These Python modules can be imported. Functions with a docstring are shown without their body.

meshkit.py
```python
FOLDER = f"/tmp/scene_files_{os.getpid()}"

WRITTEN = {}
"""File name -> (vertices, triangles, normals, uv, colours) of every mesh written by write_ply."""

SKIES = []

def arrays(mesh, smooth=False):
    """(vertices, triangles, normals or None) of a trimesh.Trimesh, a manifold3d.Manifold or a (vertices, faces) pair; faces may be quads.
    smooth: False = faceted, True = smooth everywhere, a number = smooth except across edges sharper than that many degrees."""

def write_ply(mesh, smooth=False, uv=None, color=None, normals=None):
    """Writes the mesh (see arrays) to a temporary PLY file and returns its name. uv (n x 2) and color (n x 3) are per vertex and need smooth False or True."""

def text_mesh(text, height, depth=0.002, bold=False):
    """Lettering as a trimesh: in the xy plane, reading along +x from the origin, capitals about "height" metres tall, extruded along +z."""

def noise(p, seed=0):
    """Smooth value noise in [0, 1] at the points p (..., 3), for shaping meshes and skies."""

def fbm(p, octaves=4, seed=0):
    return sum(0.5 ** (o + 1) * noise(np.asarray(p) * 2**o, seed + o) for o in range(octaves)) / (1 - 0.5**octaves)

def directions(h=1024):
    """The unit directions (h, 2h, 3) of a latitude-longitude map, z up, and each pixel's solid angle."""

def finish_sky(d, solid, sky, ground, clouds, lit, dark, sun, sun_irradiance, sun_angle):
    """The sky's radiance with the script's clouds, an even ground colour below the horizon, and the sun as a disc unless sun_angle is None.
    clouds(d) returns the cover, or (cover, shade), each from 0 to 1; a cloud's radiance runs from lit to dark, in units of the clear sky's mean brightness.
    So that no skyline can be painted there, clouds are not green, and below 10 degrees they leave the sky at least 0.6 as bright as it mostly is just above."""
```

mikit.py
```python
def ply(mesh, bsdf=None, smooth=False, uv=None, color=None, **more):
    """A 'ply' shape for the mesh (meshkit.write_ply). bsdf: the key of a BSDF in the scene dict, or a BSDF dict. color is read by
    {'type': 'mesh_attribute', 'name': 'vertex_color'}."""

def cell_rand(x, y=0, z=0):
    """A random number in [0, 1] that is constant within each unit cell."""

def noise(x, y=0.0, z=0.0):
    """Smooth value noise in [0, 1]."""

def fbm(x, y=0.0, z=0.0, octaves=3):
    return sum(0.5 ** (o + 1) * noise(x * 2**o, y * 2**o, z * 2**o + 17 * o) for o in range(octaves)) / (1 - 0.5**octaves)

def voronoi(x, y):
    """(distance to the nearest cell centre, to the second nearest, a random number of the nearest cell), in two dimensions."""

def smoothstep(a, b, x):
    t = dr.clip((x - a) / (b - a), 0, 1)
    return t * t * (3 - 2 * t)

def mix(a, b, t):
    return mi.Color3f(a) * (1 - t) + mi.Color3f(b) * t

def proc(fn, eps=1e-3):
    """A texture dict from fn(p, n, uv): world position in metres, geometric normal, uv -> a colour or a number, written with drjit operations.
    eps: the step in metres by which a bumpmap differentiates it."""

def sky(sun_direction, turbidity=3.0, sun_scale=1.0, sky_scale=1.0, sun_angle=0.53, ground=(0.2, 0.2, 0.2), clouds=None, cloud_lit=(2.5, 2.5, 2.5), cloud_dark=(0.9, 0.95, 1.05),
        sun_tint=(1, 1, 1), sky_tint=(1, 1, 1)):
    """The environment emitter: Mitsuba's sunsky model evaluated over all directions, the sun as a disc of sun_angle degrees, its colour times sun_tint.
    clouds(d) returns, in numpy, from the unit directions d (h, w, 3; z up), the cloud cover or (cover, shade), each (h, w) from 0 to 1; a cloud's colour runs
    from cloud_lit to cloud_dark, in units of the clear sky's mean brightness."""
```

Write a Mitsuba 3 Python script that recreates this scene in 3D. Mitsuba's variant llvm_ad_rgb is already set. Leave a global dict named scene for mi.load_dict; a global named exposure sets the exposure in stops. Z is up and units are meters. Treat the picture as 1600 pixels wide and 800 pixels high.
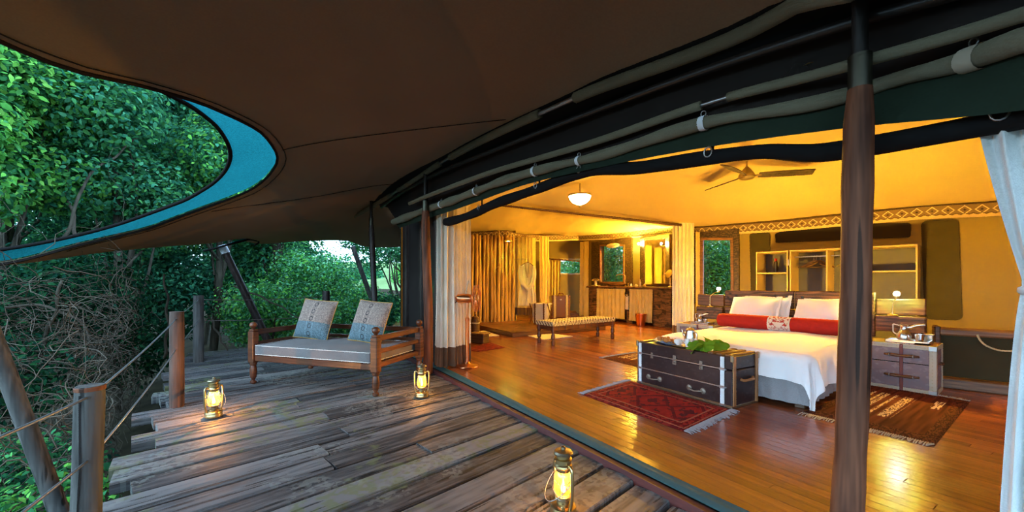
import math, numpy as np, trimesh, mitsuba as mi, drjit as dr, mikit, meshkit
from shapely.geometry import Polygon, Point, box as sbox
from mikit import noise, fbm, voronoi, cell_rand, smoothstep, mix, proc

# ------------------------------------------------------------------ camera, sky, exposure
T = mi.ScalarTransform4f
EYE, FOC, CX, HY = 1.2, 620.0, 800.0, 441.0      # eye height (m), focal length (px of 1600), horizon
scene = {'cam': {'type': 'perspective', 'fov': math.degrees(2 * math.atan(800 / FOC)), 'fov_axis': 'x', 'near_clip': 0.02, 'far_clip': 500.0,
                 'principal_point_offset_y': -(HY - 400) / 800.0,
                 'to_world': T().look_at(origin=[0, 0, EYE], target=[0, 1, EYE], up=[0, 0, 1])}}
labels = {}
exposure = 0.65
SKY_SCALE, LAMP = 21.0, 1.65

def overcast(d):
    n = meshkit.fbm(d * 3.0 + 5.0, 4)
    return 0.45 + 0.4 * n, 0.35 * n
scene['sky'] = {'sampling_weight': 9.0} | mikit.sky((-0.5, -0.45, 0.55), turbidity=4.0, sun_scale=0.0, sky_scale=SKY_SCALE, ground=(0.05, 0.07, 0.05), clouds=overcast,
                         cloud_lit=(0.85, 1.15, 1.45), cloud_dark=(0.6, 0.9, 1.2), sky_tint=(0.62, 0.98, 1.2))
WARM = (1.0, 0.51, 0.045)

# ------------------------------------------------------------------ helpers
used = {}
def key(name, parent=None):
    base = (parent + '__' if parent else '') + name
    n = used.get(base, -1) + 1
    used[base] = n
    return base if n == 0 else f'{base}_{n:03d}'
def note(k, label=None, cat=None, group=None, kind=None):
    d = {a: b for a, b in (('label', label), ('category', cat), ('group', group), ('kind', kind)) if b}
    if d: labels[k] = d
def thing(name, label, cat, group=None):
    k = key(name); note(k, label, cat, group); return k
def struct(name):
    k = key(name); note(k, kind='structure'); return k
def add(name, mesh, mat, parent=None, label=None, cat=None, group=None, kind=None, smooth=30, uv=None, color=None, xf=None, **more):
    k = key(name, parent)
    if xf is not None:
        mesh = moved(mesh, xf)
    if (uv is not None or color is not None) and smooth not in (True, False): smooth = True
    scene[k] = mikit.ply(mesh, 'mat_' + mat, smooth=smooth, uv=uv, color=color, **more)
    note(k, label, cat, group, kind)
    return k
def tm(v, f): return trimesh.Trimesh(np.asarray(v, float), np.asarray(f, int), process=False)
def moved(m, xf):
    if isinstance(m, (tuple, list)): m = tm(*meshkit.arrays(m)[:2])
    m = m.copy(); m.apply_transform(np.asarray(xf, float)); return m
def join(ms): return trimesh.util.concatenate([tm(m.vertices, m.faces) for m in ms])
def frame(o, alpha=90.0):
    """x to the right along the width, y away into the room, z up; alpha is measured from the viewing axis."""
    a = math.radians(alpha); o = tuple(o) + (0.0,) * (3 - len(o))
    return np.array([[math.sin(a), math.cos(a), 0, o[0]], [-math.cos(a), math.sin(a), 0, o[1]], [0, 0, 1, o[2]], [0, 0, 0, 1.0]])
def shift(x, y, z): M = np.eye(4); M[:3, 3] = (x, y, z); return M
def rot(axis, deg, about=(0, 0, 0)): return trimesh.transformations.rotation_matrix(math.radians(deg), axis, about)
def look(px, py, Y): return np.array([(px - CX) / FOC * Y, Y, EYE + (HY - py) / FOC * Y])
def ground(px, py, h=0.0): return look(px, py, FOC * (EYE - h) / (py - HY))
def wall_uv(px, py, fr):
    """local (x, z) where the direction (px, py) meets the plane y = 0 of a frame."""
    d = look(px, py, 1.0) - np.array([0, 0, EYE]); o = np.array([0, 0, EYE]) - fr[:3, 3]
    n = fr[:3, 1]; t = -(o @ n) / (d @ n); q = o + t * d
    return q @ fr[:3, 0], q @ fr[:3, 2]

_S = [(x, y, z) for x in (-1, 1) for y in (-1, 1) for z in (-1, 1)]
_ref = np.array([[s[j] * (1.0 if j == k else 0.8) for j in range(3)] for s in _S for k in range(3)])
_h = trimesh.convex.convex_hull(_ref)
_map = [int(np.argmin(np.linalg.norm(_ref - v, axis=1))) for v in _h.vertices]
_BOXF = np.array(_map)[_h.faces]
def box(x0, x1, y0, y1, z0, z1, c=0.004):
    lo, hi = np.array([x0, y0, z0]), np.array([x1, y1, z1]); mid, half = (lo + hi) / 2, (hi - lo) / 2
    c = min(c, 0.45 * half.min())
    v = np.array([[mid[j] + s[j] * (half[j] if j == k else half[j] - c) for j in range(3)] for s in _S for k in range(3)])
    return tm(v, _BOXF)
def tube(pts, r, n=8, closed=False, caps=True):
    p = np.asarray(pts, float); m = len(p)
    r = np.broadcast_to(np.asarray(r, float), (m,))
    tan = np.gradient(p, axis=0) if not closed else np.roll(p, -1, 0) - np.roll(p, 1, 0)
    tan /= np.linalg.norm(tan, axis=1, keepdims=True) + 1e-12
    u = np.cross(tan[0], [0, 0, 1] if abs(tan[0][2]) < 0.9 else [1, 0, 0]); u /= np.linalg.norm(u)
    a = np.arange(n) * 2 * np.pi / n; V = []
    for i in range(m):
        u = u - tan[i] * (u @ tan[i]); u /= np.linalg.norm(u) + 1e-12
        w = np.cross(tan[i], u)
        V.append(p[i] + r[i] * (np.cos(a)[:, None] * u + np.sin(a)[:, None] * w))
    V = np.vstack(V); F = []
    for i in range(m if closed else m - 1):
        j = (i + 1) % m
        for k in range(n):
            l = (k + 1) % n; F += [(i * n + k, i * n + l, j * n + l), (i * n + k, j * n + l, j * n + k)]
    if caps and not closed:
        V = np.vstack([V, p[0], p[-1]])
        for k in range(n):
            l = (k + 1) % n; F += [(m * n, l, k), (m * n + 1, (m - 1) * n + k, (m - 1) * n + l)]
    return tm(V, F)
def lathe(prof, n=24, at=(0, 0, 0)):
    """prof: (radius, z) from bottom to top."""
    a = np.arange(n) * 2 * np.pi / n; pr = np.asarray(prof, float); m = len(pr)
    V = np.stack([np.outer(pr[:, 0], np.cos(a)) + at[0], np.outer(pr[:, 0], np.sin(a)) + at[1], np.repeat(pr[:, 1:2], n, 1) + at[2]], -1).reshape(-1, 3); F = []
    for i in range(m - 1):
        for k in range(n):
            l = (k + 1) % n; F += [(i * n + k, i * n + l, (i + 1) * n + l), (i * n + k, (i + 1) * n + l, (i + 1) * n + k)]
    V = np.vstack([V, [at[0], at[1], pr[0, 1] + at[2]], [at[0], at[1], pr[-1, 1] + at[2]]])
    for k in range(n):
        l = (k + 1) % n
        if pr[0, 0] > 1e-6: F.append((m * n, l, k))
        if pr[-1, 0] > 1e-6: F.append((m * n + 1, (m - 1) * n + k, (m - 1) * n + l))
    return tm(V, F)
def sheet(fn, nu, nv):
    """fn(u, v) of two arrays in [0, 1] -> points; returns mesh and uv."""
    u, v = np.meshgrid(np.linspace(0, 1, nu + 1), np.linspace(0, 1, nv + 1), indexing='ij')
    V = np.stack(fn(u, v), -1).reshape(-1, 3); i = np.arange(nu)[:, None] * (nv + 1) + np.arange(nv)[None]
    q = np.stack([i, i + nv + 1, i + nv + 2, i + 1], -1).reshape(-1, 4)
    return tm(V, np.vstack([q[:, [0, 1, 2]], q[:, [0, 2, 3]]])), np.stack([u.ravel(), v.ravel()], 1)
def thick(m, t):
    """gives a sheet a back at distance t and a rim."""
    n = meshkit.arrays(m, True)[2]; v, f = np.asarray(m.vertices), np.asarray(m.faces); k = len(v)
    e = np.sort(np.vstack([f[:, [0, 1]], f[:, [1, 2]], f[:, [2, 0]]]), 1)
    raw = np.vstack([f[:, [0, 1]], f[:, [1, 2]], f[:, [2, 0]]])
    _, inv, cnt = np.unique(e, axis=0, return_inverse=True, return_counts=True)
    b = raw[cnt[inv.ravel()] == 1]
    rim = np.vstack([np.stack([b[:, 1], b[:, 0], b[:, 0] + k], 1), np.stack([b[:, 1], b[:, 0] + k, b[:, 1] + k], 1)])
    return tm(np.vstack([v, v - n * t]), np.vstack([f, f[:, ::-1] + k, rim]))
def smooth_curve(pts, n):
    from scipy.interpolate import PchipInterpolator
    p = np.asarray(pts, float); s = np.r_[0, np.cumsum(np.linalg.norm(np.diff(p, axis=0), axis=1))]
    return PchipInterpolator(s, p)(np.linspace(0, s[-1], n))
def extr(poly, h):
    return trimesh.util.concatenate([trimesh.creation.extrude_polygon(g, h, engine='earcut') for g in getattr(poly, 'geoms', [poly])])
def upright(poly, t, fr, y=0.0):
    """a polygon of local (x, z) as a wall of thickness t whose front face is at local y."""
    m = extr(poly, t); m = tm(np.asarray(m.vertices)[:, [0, 2, 1]], np.asarray(m.faces)[:, ::-1])
    m.vertices[:, 1] += y
    return moved(m, fr)
def cushion(w, h, t, n=22, pinch=0.05, p=2.6):
    """a stuffed pillow in the xz plane, thickness along y, centred."""
    parts = []
    for s in (-1, 1):
        def fn(u, v):
            a, b = 2 * u - 1, 2 * v - 1
            th = ((1 - np.abs(a) ** p) * (1 - np.abs(b) ** p)) ** 0.55
            x = a * w / 2 * (1 - pinch * (1 - b * b)); z = b * h / 2 * (1 - pinch * (1 - a * a))
            return x, s * t / 2 * th, z
        m, uv = sheet(fn, n, n)
        if s > 0: m = tm(m.vertices, m.faces[:, ::-1])
        parts.append((m, uv))
    return join([a for a, _ in parts]), np.vstack([b for _, b in parts])

# ------------------------------------------------------------------ materials
def lin(*c): return [((x / 255) / 12.92 if x <= 10 else (((x / 255) + 0.055) / 1.055) ** 2.4) for x in c]
def rgb(c): return {'type': 'rgb', 'value': list(map(float, c))}
def mat(name, color, rough=0.6, metal=0.0, spec=0.5, bump=None, scale=0.002, eps=1e-3, **more):
    b = {'type': 'principled', 'base_color': color if isinstance(color, dict) else rgb(color), 'roughness': rough, 'metallic': metal, 'specular': spec, **more}
    if bump is not None:
        b = {'type': 'bumpmap', 'tex': proc(bump, eps), 'scale': scale, 'bsdf': b}
    scene['mat_' + name] = {'type': 'twosided', 'bsdf': b}
    return name
ATTR = {'type': 'mesh_attribute', 'name': 'vertex_color'}
def streak(uv, fu=1.5, fv=45.0): return fbm(uv.x * fu, uv.y * fv, 0.0, 3)
def deck_col(p, n, uv):
    tone = cell_rand(dr.floor(uv.x / 50), 3, 1); tone2 = cell_rand(dr.floor(uv.x / 50), 7, 2)
    g = streak(uv, 2.0, 60.0); g2 = fbm(uv.x * 9, uv.y * 110, 4.0, 2)
    c = mix((0.030, 0.030, 0.033), (0.155, 0.153, 0.156), smoothstep(0.25, 0.8, 0.45 * g + 0.3 * g2 + 0.45 * tone - 0.05))
    c = mix(c, mi.Color3f(c) * mi.Color3f(1.08, 0.92, 0.82), 0.6 * tone2)
    crack = smoothstep(0.72, 0.79, fbm(uv.x * 3.0, uv.y * 75, 9.0, 2))
    c = mi.Color3f(c) * (1 - 0.8 * crack)
    m = fbm(p.x * 1.3 + 3.0, p.y * 1.3, 0.0, 3) * 0.6 + 0.4 * fbm(p.x * 14, p.y * 14, 2.0, 2)
    moss = smoothstep(0.52, 0.64, m + 0.1 * (tone - 0.5)) * smoothstep(0.25, 0.6, fbm(p.x * 30, p.y * 30, 5.0, 2))
    lich = smoothstep(0.6, 0.66, fbm(p.x * 2.1 + 9, p.y * 2.1, 3.0, 3)) * smoothstep(0.45, 0.55, fbm(p.x * 40, p.y * 40, 1.0, 2))
    c = mix(c, (0.125, 0.145, 0.045), 0.6 * moss)
    return mix(c, (0.25, 0.27, 0.24), 0.3 * lich)
def deck_bump(p, n, uv):
    return 0.6 * streak(uv, 2.0, 60.0) - 0.8 * smoothstep(0.6, 0.75, fbm(uv.x * 3.0, uv.y * 75, 9.0, 2)) + 0.35 * fbm(uv.x * 25, uv.y * 60, 1.0, 2)
mat('deck_wood', proc(deck_col), 0.62, spec=0.45, bump=deck_bump, scale=0.006)
def floor_col(p, n, uv):
    t = cell_rand(dr.floor(uv.x / 50), 2, 5)
    g = streak(uv, 1.2, 50.0)
    c = mix((0.085, 0.019, 0.008), (0.25, 0.075, 0.022), 0.55 * g + 0.6 * t - 0.1)
    return mi.Color3f(c) * (0.75 + 0.5 * fbm(uv.x * 6, uv.y * 160, 2.0, 2))
def floor_rough(p, n, uv): return 0.13 + 0.13 * fbm(p.x * 5, p.y * 5, 0.0, 3)
mat('floor_wood', proc(floor_col), proc(floor_rough), spec=0.7, clearcoat=1.0, clearcoat_gloss=0.93)
def wood(c1, c2, f=30.0):
    def fn(p, n, uv):
        wob = 0.5 * noise(p.z * 2.5, p.x * 4, p.y * 4)
        g = fbm(p.x * f + wob, p.y * f + wob, p.z * 1.6, 3); h = noise(p.x * f * 4, p.y * f * 4, p.z * 5.0)
        b = fbm(p.x * 6, p.y * 6, p.z * 2.2 + 7, 3)
        c = mix(c1, c2, smoothstep(0.22, 0.78, 0.55 * g + 0.2 * h + 0.3 * b))
        crack = smoothstep(0.73, 0.79, fbm(p.x * f * 1.4 + 3, p.y * f * 1.4, p.z * 1.1, 2))
        return mi.Color3f(c) * (1 - 0.75 * crack) * (0.8 + 0.4 * b)
    return proc(fn)
def wood_bump(p, n, uv): return fbm(p.x * 60, p.y * 60, p.z * 4.0, 2)
mat('post_grey', wood((0.030, 0.029, 0.027), (0.135, 0.128, 0.118)), 0.75, spec=0.25, bump=wood_bump, scale=0.004)
mat('pole_red', wood((0.050, 0.014, 0.007), (0.25, 0.085, 0.040)), 0.65, spec=0.3, bump=wood_bump, scale=0.004)
mat('post_brown', wood((0.032, 0.019, 0.015), (0.150, 0.092, 0.072)), 0.7, spec=0.25, bump=wood_bump, scale=0.004)
mat('pole_dark', wood((0.02, 0.013, 0.011), (0.055, 0.035, 0.03)), 0.5)
def flat_wood(c1, c2):
    def fn(p, n, uv):
        g = fbm(p.x * 4, p.y * 4, p.z * 50, 3); h = fbm(p.x * 2.5, p.y * 2.5, p.z * 2.5, 2)
        return mix(c1, c2, smoothstep(0.2, 0.8, 0.6 * g + 0.4 * h))
    return proc(fn)
mat('teak', flat_wood((0.045, 0.014, 0.007), (0.15, 0.050, 0.019)), 0.35)
mat('wood_mid', flat_wood((0.07, 0.028, 0.012), (0.24, 0.11, 0.045)), 0.5)
mat('strap_red', rgb((0.13, 0.03, 0.03)), 0.6)
mat('wood_dark', flat_wood((0.030, 0.014, 0.008), (0.12, 0.055, 0.025)), 0.5)
def slab_col(p, n, uv):
    g = fbm(p.x * 5, p.y * 5, p.z * 55, 3); k = fbm(p.x * 9, p.y * 9, p.z * 9, 3)
    return mix(mix((0.035, 0.016, 0.008), (0.21, 0.10, 0.045), smoothstep(0.25, 0.75, g)), (0.02, 0.012, 0.01), smoothstep(0.55, 0.7, k))
mat('wood_slab', proc(slab_col), 0.6)
mat('log_tan', wood((0.24, 0.12, 0.035), (0.56, 0.34, 0.11), 14.0), 0.6)
def weave(p): return noise(p.x * 420, p.y * 420, p.z * 420)
def fly_col(p, n, uv):
    return mi.Color3f(0.285, 0.185, 0.120) * (0.82 + 0.25 * fbm(p.x * 1.7, p.y * 1.7, p.z, 3) + 0.12 * noise(p.x * 160, p.y * 160, 0.0))
mat('fly_canvas', proc(fly_col), 0.9, spec=0.1)
def cream_col(p, n, uv):
    return mi.Color3f(0.56, 0.43, 0.20) * (0.86 + 0.2 * fbm(p.x * 1.3, p.y * 1.3, p.z * 1.3, 3) + 0.06 * noise(p.x * 130, p.y * 130, p.z * 130))
def cream_bump(p, n, uv):
    return fbm(p.x * 2.2, p.y * 1.1, p.z * 1.5, 3) + 0.25 * fbm((p.x * 0.85 + p.y * 0.53) * 9, (p.x * 0.53 - p.y * 0.85) * 1.2, p.z, 2)
def wall_col(p, n, uv): return mi.Color3f(0.29, 0.21, 0.07) * (0.86 + 0.2 * fbm(p.x * 1.3, p.y * 1.3, p.z * 1.3, 3) + 0.06 * noise(p.x * 130, p.y * 130, p.z * 130))
mat('wall_canvas', proc(wall_col), 0.85, spec=0.15)
mat('cream_canvas', proc(cream_col), 0.85, spec=0.15, bump=cream_bump, scale=0.05, eps=0.01)
def plain_cloth(c, f=220.0):
    def fn(p, n, uv): return mi.Color3f(*c) * (0.86 + 0.28 * noise(p.x * f, p.y * f, p.z * f) * noise(p.x * 9, p.y * 9, p.z * 9))
    return proc(fn)
mat('black_canvas', rgb((0.010, 0.009, 0.009)), 0.9, spec=0.15)
mat('dark_canvas', rgb((0.026, 0.020, 0.018)), 0.9, spec=0.15)
mat('olive_canvas', plain_cloth((0.055, 0.044, 0.022)), 0.9, spec=0.1)
mat('roll_canvas', plain_cloth((0.175, 0.155, 0.105)), 0.85, spec=0.15)
mat('green_canvas', plain_cloth((0.022, 0.034, 0.022)), 0.9, spec=0.1)
def teal_col(p, n, uv): return mi.Color3f(0.010, 0.155, 0.175) * (0.7 + 0.5 * noise(p.x * 120, p.y * 120, p.z * 120) + 0.15 * fbm(p.x * 4, p.y * 4, p.z * 4, 2))
scene['mat_teal_net'] = {'type': 'principledthin', 'base_color': proc(teal_col), 'roughness': 0.8, 'diff_trans': 1.05, 'spec_trans': 0.0, 'eta': 1.3}
mat('teal_strip', plain_cloth((0.018, 0.085, 0.10), 60.0), 0.7)
mat('red_steel', plain_cloth((0.085, 0.026, 0.026), 30.0), 0.55)
mat('curtain', plain_cloth((0.74, 0.68, 0.56)), 0.9, spec=0.1)
mat('curtain_gold', plain_cloth((0.74, 0.60, 0.24)), 0.9, spec=0.1)
mat('curtain_white', plain_cloth((0.78, 0.80, 0.80)), 0.9, spec=0.1)
mat('brown_hem', plain_cloth((0.15, 0.085, 0.05)), 0.9, spec=0.1)
mat('white_linen', rgb((0.82, 0.81, 0.82)), 0.85, spec=0.15)
mat('grey_linen', plain_cloth((0.30, 0.28, 0.29), 150.0), 0.9, spec=0.1)
mat('seat_fabric', plain_cloth((0.19, 0.165, 0.16), 120.0), 0.85, spec=0.15)
mat('piping', rgb((0.55, 0.50, 0.46)), 0.8)
mat('red_velvet', plain_cloth((0.40, 0.022, 0.016), 60.0), 0.8, spec=0.15, sheen=0.4)
mat('ochre', plain_cloth((0.50, 0.25, 0.06), 60.0), 0.8)
def leather_col(p, n, uv):
    g = fbm(p.x * 6, p.y * 6, p.z * 6, 4); s = smoothstep(0.62, 0.72, fbm(p.x * 30, p.y * 30, p.z * 30, 3))
    return mix(mix((0.013, 0.0058, 0.0060), (0.036, 0.0165, 0.0168), g), (0.055, 0.036, 0.034), 0.3 * s)
mat('trunk_leather', proc(leather_col), 0.36, spec=0.45)
def stand_col(p, n, uv):
    g = fbm(p.x * 5, p.y * 5, p.z * 5, 4); s = smoothstep(0.55, 0.7, fbm(p.x * 26, p.y * 26, p.z * 26, 3))
    return mix(mix((0.13, 0.085, 0.10), (0.21, 0.15, 0.17), g), (0.30, 0.24, 0.25), 0.35 * s)
mat('stand_leather', proc(stand_col), 0.55)
mat('tan_leather', wood((0.22, 0.09, 0.03), (0.36, 0.17, 0.06)), 0.45)
mat('brown_leather', rgb((0.11, 0.045, 0.02)), 0.42)
mat('ivory', rgb((0.40, 0.34, 0.26)), 0.5)
mat('brass', rgb((0.62, 0.47, 0.22)), 0.3, metal=1.0)
mat('old_brass', rgb((0.36, 0.29, 0.19)), 0.38, metal=1.0)
mat('copper', rgb((0.80, 0.36, 0.17)), 0.22, metal=1.0)
mat('silver', rgb((0.78, 0.77, 0.75)), 0.16, metal=1.0)
mat('steel', rgb((0.42, 0.42, 0.43)), 0.35, metal=1.0)
mat('sleeve_metal', rgb((0.11, 0.10, 0.075)), 0.4, metal=1.0)
mat('dull_metal', rgb((0.27, 0.235, 0.20)), 0.45, metal=1.0)
mat('black_metal', rgb((0.016, 0.013, 0.012)), 0.4)
mat('white_paint', rgb((0.7, 0.72, 0.75)), 0.5)
mat('porcelain', rgb((0.82, 0.82, 0.80)), 0.15)
mat('blue_glaze', rgb((0.30, 0.42, 0.62)), 0.2)
mat('pastry', plain_cloth((0.42, 0.17, 0.045), 60.0), 0.6)
mat('rope', rgb((0.50, 0.36, 0.20)), 0.9)
mat('rug_fringe', rgb((0.27, 0.26, 0.28)), 0.95)
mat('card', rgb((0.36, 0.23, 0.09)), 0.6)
mat('shelf_paint', rgb((0.40, 0.285, 0.12)), 0.55)
mat('shelf_back', rgb((0.085, 0.085, 0.095)), 0.8)
scene['mat_thin_glass'] = {'type': 'thindielectric', 'int_ior': 1.5}
scene['mat_soot'] = {'type': 'mask', 'opacity': 0.13, 'bsdf': {'type': 'principledthin', 'base_color': rgb((0.85, 0.50, 0.16)), 'roughness': 0.9, 'diff_trans': 1.3, 'spec_trans': 0.0, 'eta': 1.3}}  # amber film added so that the lantern globes seem to glow
scene['mat_mirror'] = {'type': 'twosided', 'bsdf': {'type': 'conductor', 'material': 'Ag'}}
def soil_col(p, n, uv): return mix((0.010, 0.009, 0.005), (0.045, 0.038, 0.020), fbm(p.x * 4, p.y * 4, 0.0, 4))
mat('soil', proc(soil_col), 0.95, spec=0.1)
mat('bark', wood((0.030, 0.026, 0.018), (0.105, 0.09, 0.062), 25.0), 0.85, spec=0.2, bump=wood_bump, scale=0.006)
mat('pewter', rgb((0.25, 0.20, 0.16)), 0.45, metal=0.5)
mat('dry_vine', rgb((0.11, 0.09, 0.066)), 0.85, spec=0.2)
mat('meadow', plain_cloth((0.17, 0.26, 0.10), 3.0), 0.95, spec=0.1)
scene['mat_leaf'] = {'type': 'principledthin', 'base_color': ATTR, 'roughness': 0.26, 'diff_trans': 0.6, 'spec_trans': 0.0, 'eta': 1.6}
def trim_col(p, n, uv):
    u = uv.x / 0.150; a = dr.abs(u - dr.floor(u) - 0.5) * 2; v = (uv.y - 0.56) * 2.6
    d = a + dr.abs(v)
    c = mi.Color3f(0.20, 0.13, 0.07)
    c = dr.select((d > 0.66) & (d < 0.88), mi.Color3f(0.66, 0.54, 0.36), c)
    c = dr.select(d < 0.22, mi.Color3f(0.05, 0.035, 0.025), c)
    w = uv.y - 0.13 - 0.09 * dr.abs(a - 0.5) * 2
    c = dr.select((w < 0.05), mi.Color3f(0.60, 0.46, 0.27), c)
    return dr.select((uv.y > 0.93) | (dr.abs(w - 0.11) < 0.022), mi.Color3f(0.07, 0.045, 0.03), c)
mat('trim_print', proc(trim_col), 0.9, spec=0.1)
def rug_red_col(p, n, uv):
    x, y = uv.x, uv.y; e = dr.minimum(dr.minimum(x, 1 - x) * 1.7, dr.minimum(y, 1 - y))
    k = fbm(x * 24, y * 14, 0.0, 3); a = dr.abs(x * 3 - dr.floor(x * 3) - 0.5) * 2
    d = a + dr.abs(y - 0.5) * 3.2
    c = mix((0.13, 0.012, 0.014), (0.24, 0.024, 0.020), k)
    c = dr.select((d > 0.80) & (d < 1.0), mi.Color3f(0.085, 0.012, 0.016), c)
    c = dr.select(d < 0.3, mi.Color3f(0.065, 0.014, 0.02), c)
    c = mix(c, (0.06, 0.018, 0.022), smoothstep(0.58, 0.74, fbm(x * 34, y * 20, 7.0, 2)))
    c = dr.select(e < 0.16, mix((0.09, 0.010, 0.013), (0.18, 0.022, 0.02), smoothstep(0.4, 0.6, noise(x * 70, y * 36, 3.0))), c)
    return dr.select((dr.abs(e - 0.16) < 0.012) | (dr.abs(e - 0.05) < 0.01), mi.Color3f(0.22, 0.085, 0.06), c)
mat('rug_red', proc(rug_red_col), 0.95, spec=0.05)
def rug_dark_col(p, n, uv):
    x, y = uv.x, uv.y; e = dr.minimum(dr.minimum(x, 1 - x), dr.minimum(y, 1 - y))
    stripe = smoothstep(0.45, 0.6, noise(x * 52, 1.0, 2.0)) * smoothstep(0.3, 0.5, noise(x * 150, y * 90, 4.0))
    c = mix((0.032, 0.009, 0.006), (0.095, 0.024, 0.013), noise(x * 46, y * 5, 1.0))
    mid = (x > 0.16) & (x < 0.60) & (y > 0.25) & (y < 0.78)
    c = dr.select(mid, mix(c, (0.58, 0.44, 0.23), 0.9 * stripe), c)
    tag = (x > 0.76) & (x < 0.84) & (y > 0.62) & (y < 0.82)
    c = dr.select(tag, mix(c, (0.62, 0.47, 0.28), 0.9 * smoothstep(0.42, 0.5, noise(x * 120, y * 24, 6.0))), c)
    c = dr.select(e < 0.1, mix((0.030, 0.010, 0.008), (0.085, 0.028, 0.014), smoothstep(0.3, 0.7, noise(x * 120, y * 80, 3.0))), c)
    return c
mat('rug_dark', proc(rug_dark_col), 0.95, spec=0.05)
def bench_col(p, n, uv):
    a, b = uv.x * 24, uv.y * 7; w = dr.abs(a - dr.floor(a) - 0.5) * 2
    z = b + 0.8 * w; z = dr.abs(z - dr.floor(z) - 0.5) * 2
    return dr.select(z < 0.34, mi.Color3f(0.055, 0.035, 0.02), mi.Color3f(0.66, 0.54, 0.33))
mat('bench_weave', proc(bench_col), 0.9, spec=0.1)
def throw_col(p, n, uv):
    x, y = uv.x, uv.y; w = 0.75 + 0.5 * noise(x * 90, y * 90, 0.0)
    c = dr.select(y < 0.4, mi.Color3f(0.12, 0.165, 0.185), mi.Color3f(0.265, 0.195, 0.165))
    dots = noise(x * 95, y * 95, 3.0); c = mi.Color3f(c) * w * (0.72 + 0.5 * smoothstep(0.35, 0.6, dots))
    s = dr.abs(x - 0.50); c = dr.select((s < 0.10) & (s > 0.075), mi.Color3f(c) * 1.35, c)
    yy = y * 5.2; q = (yy - dr.floor(yy) - 0.5) / 5.2
    r = dr.sqrt(dr.square(s * 1.2) + dr.square(q))
    return dr.select((r > 0.042) & (r < 0.06), mi.Color3f(0.035, 0.03, 0.035), c)
mat('throw_weave', proc(throw_col), 0.9, spec=0.1)
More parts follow.
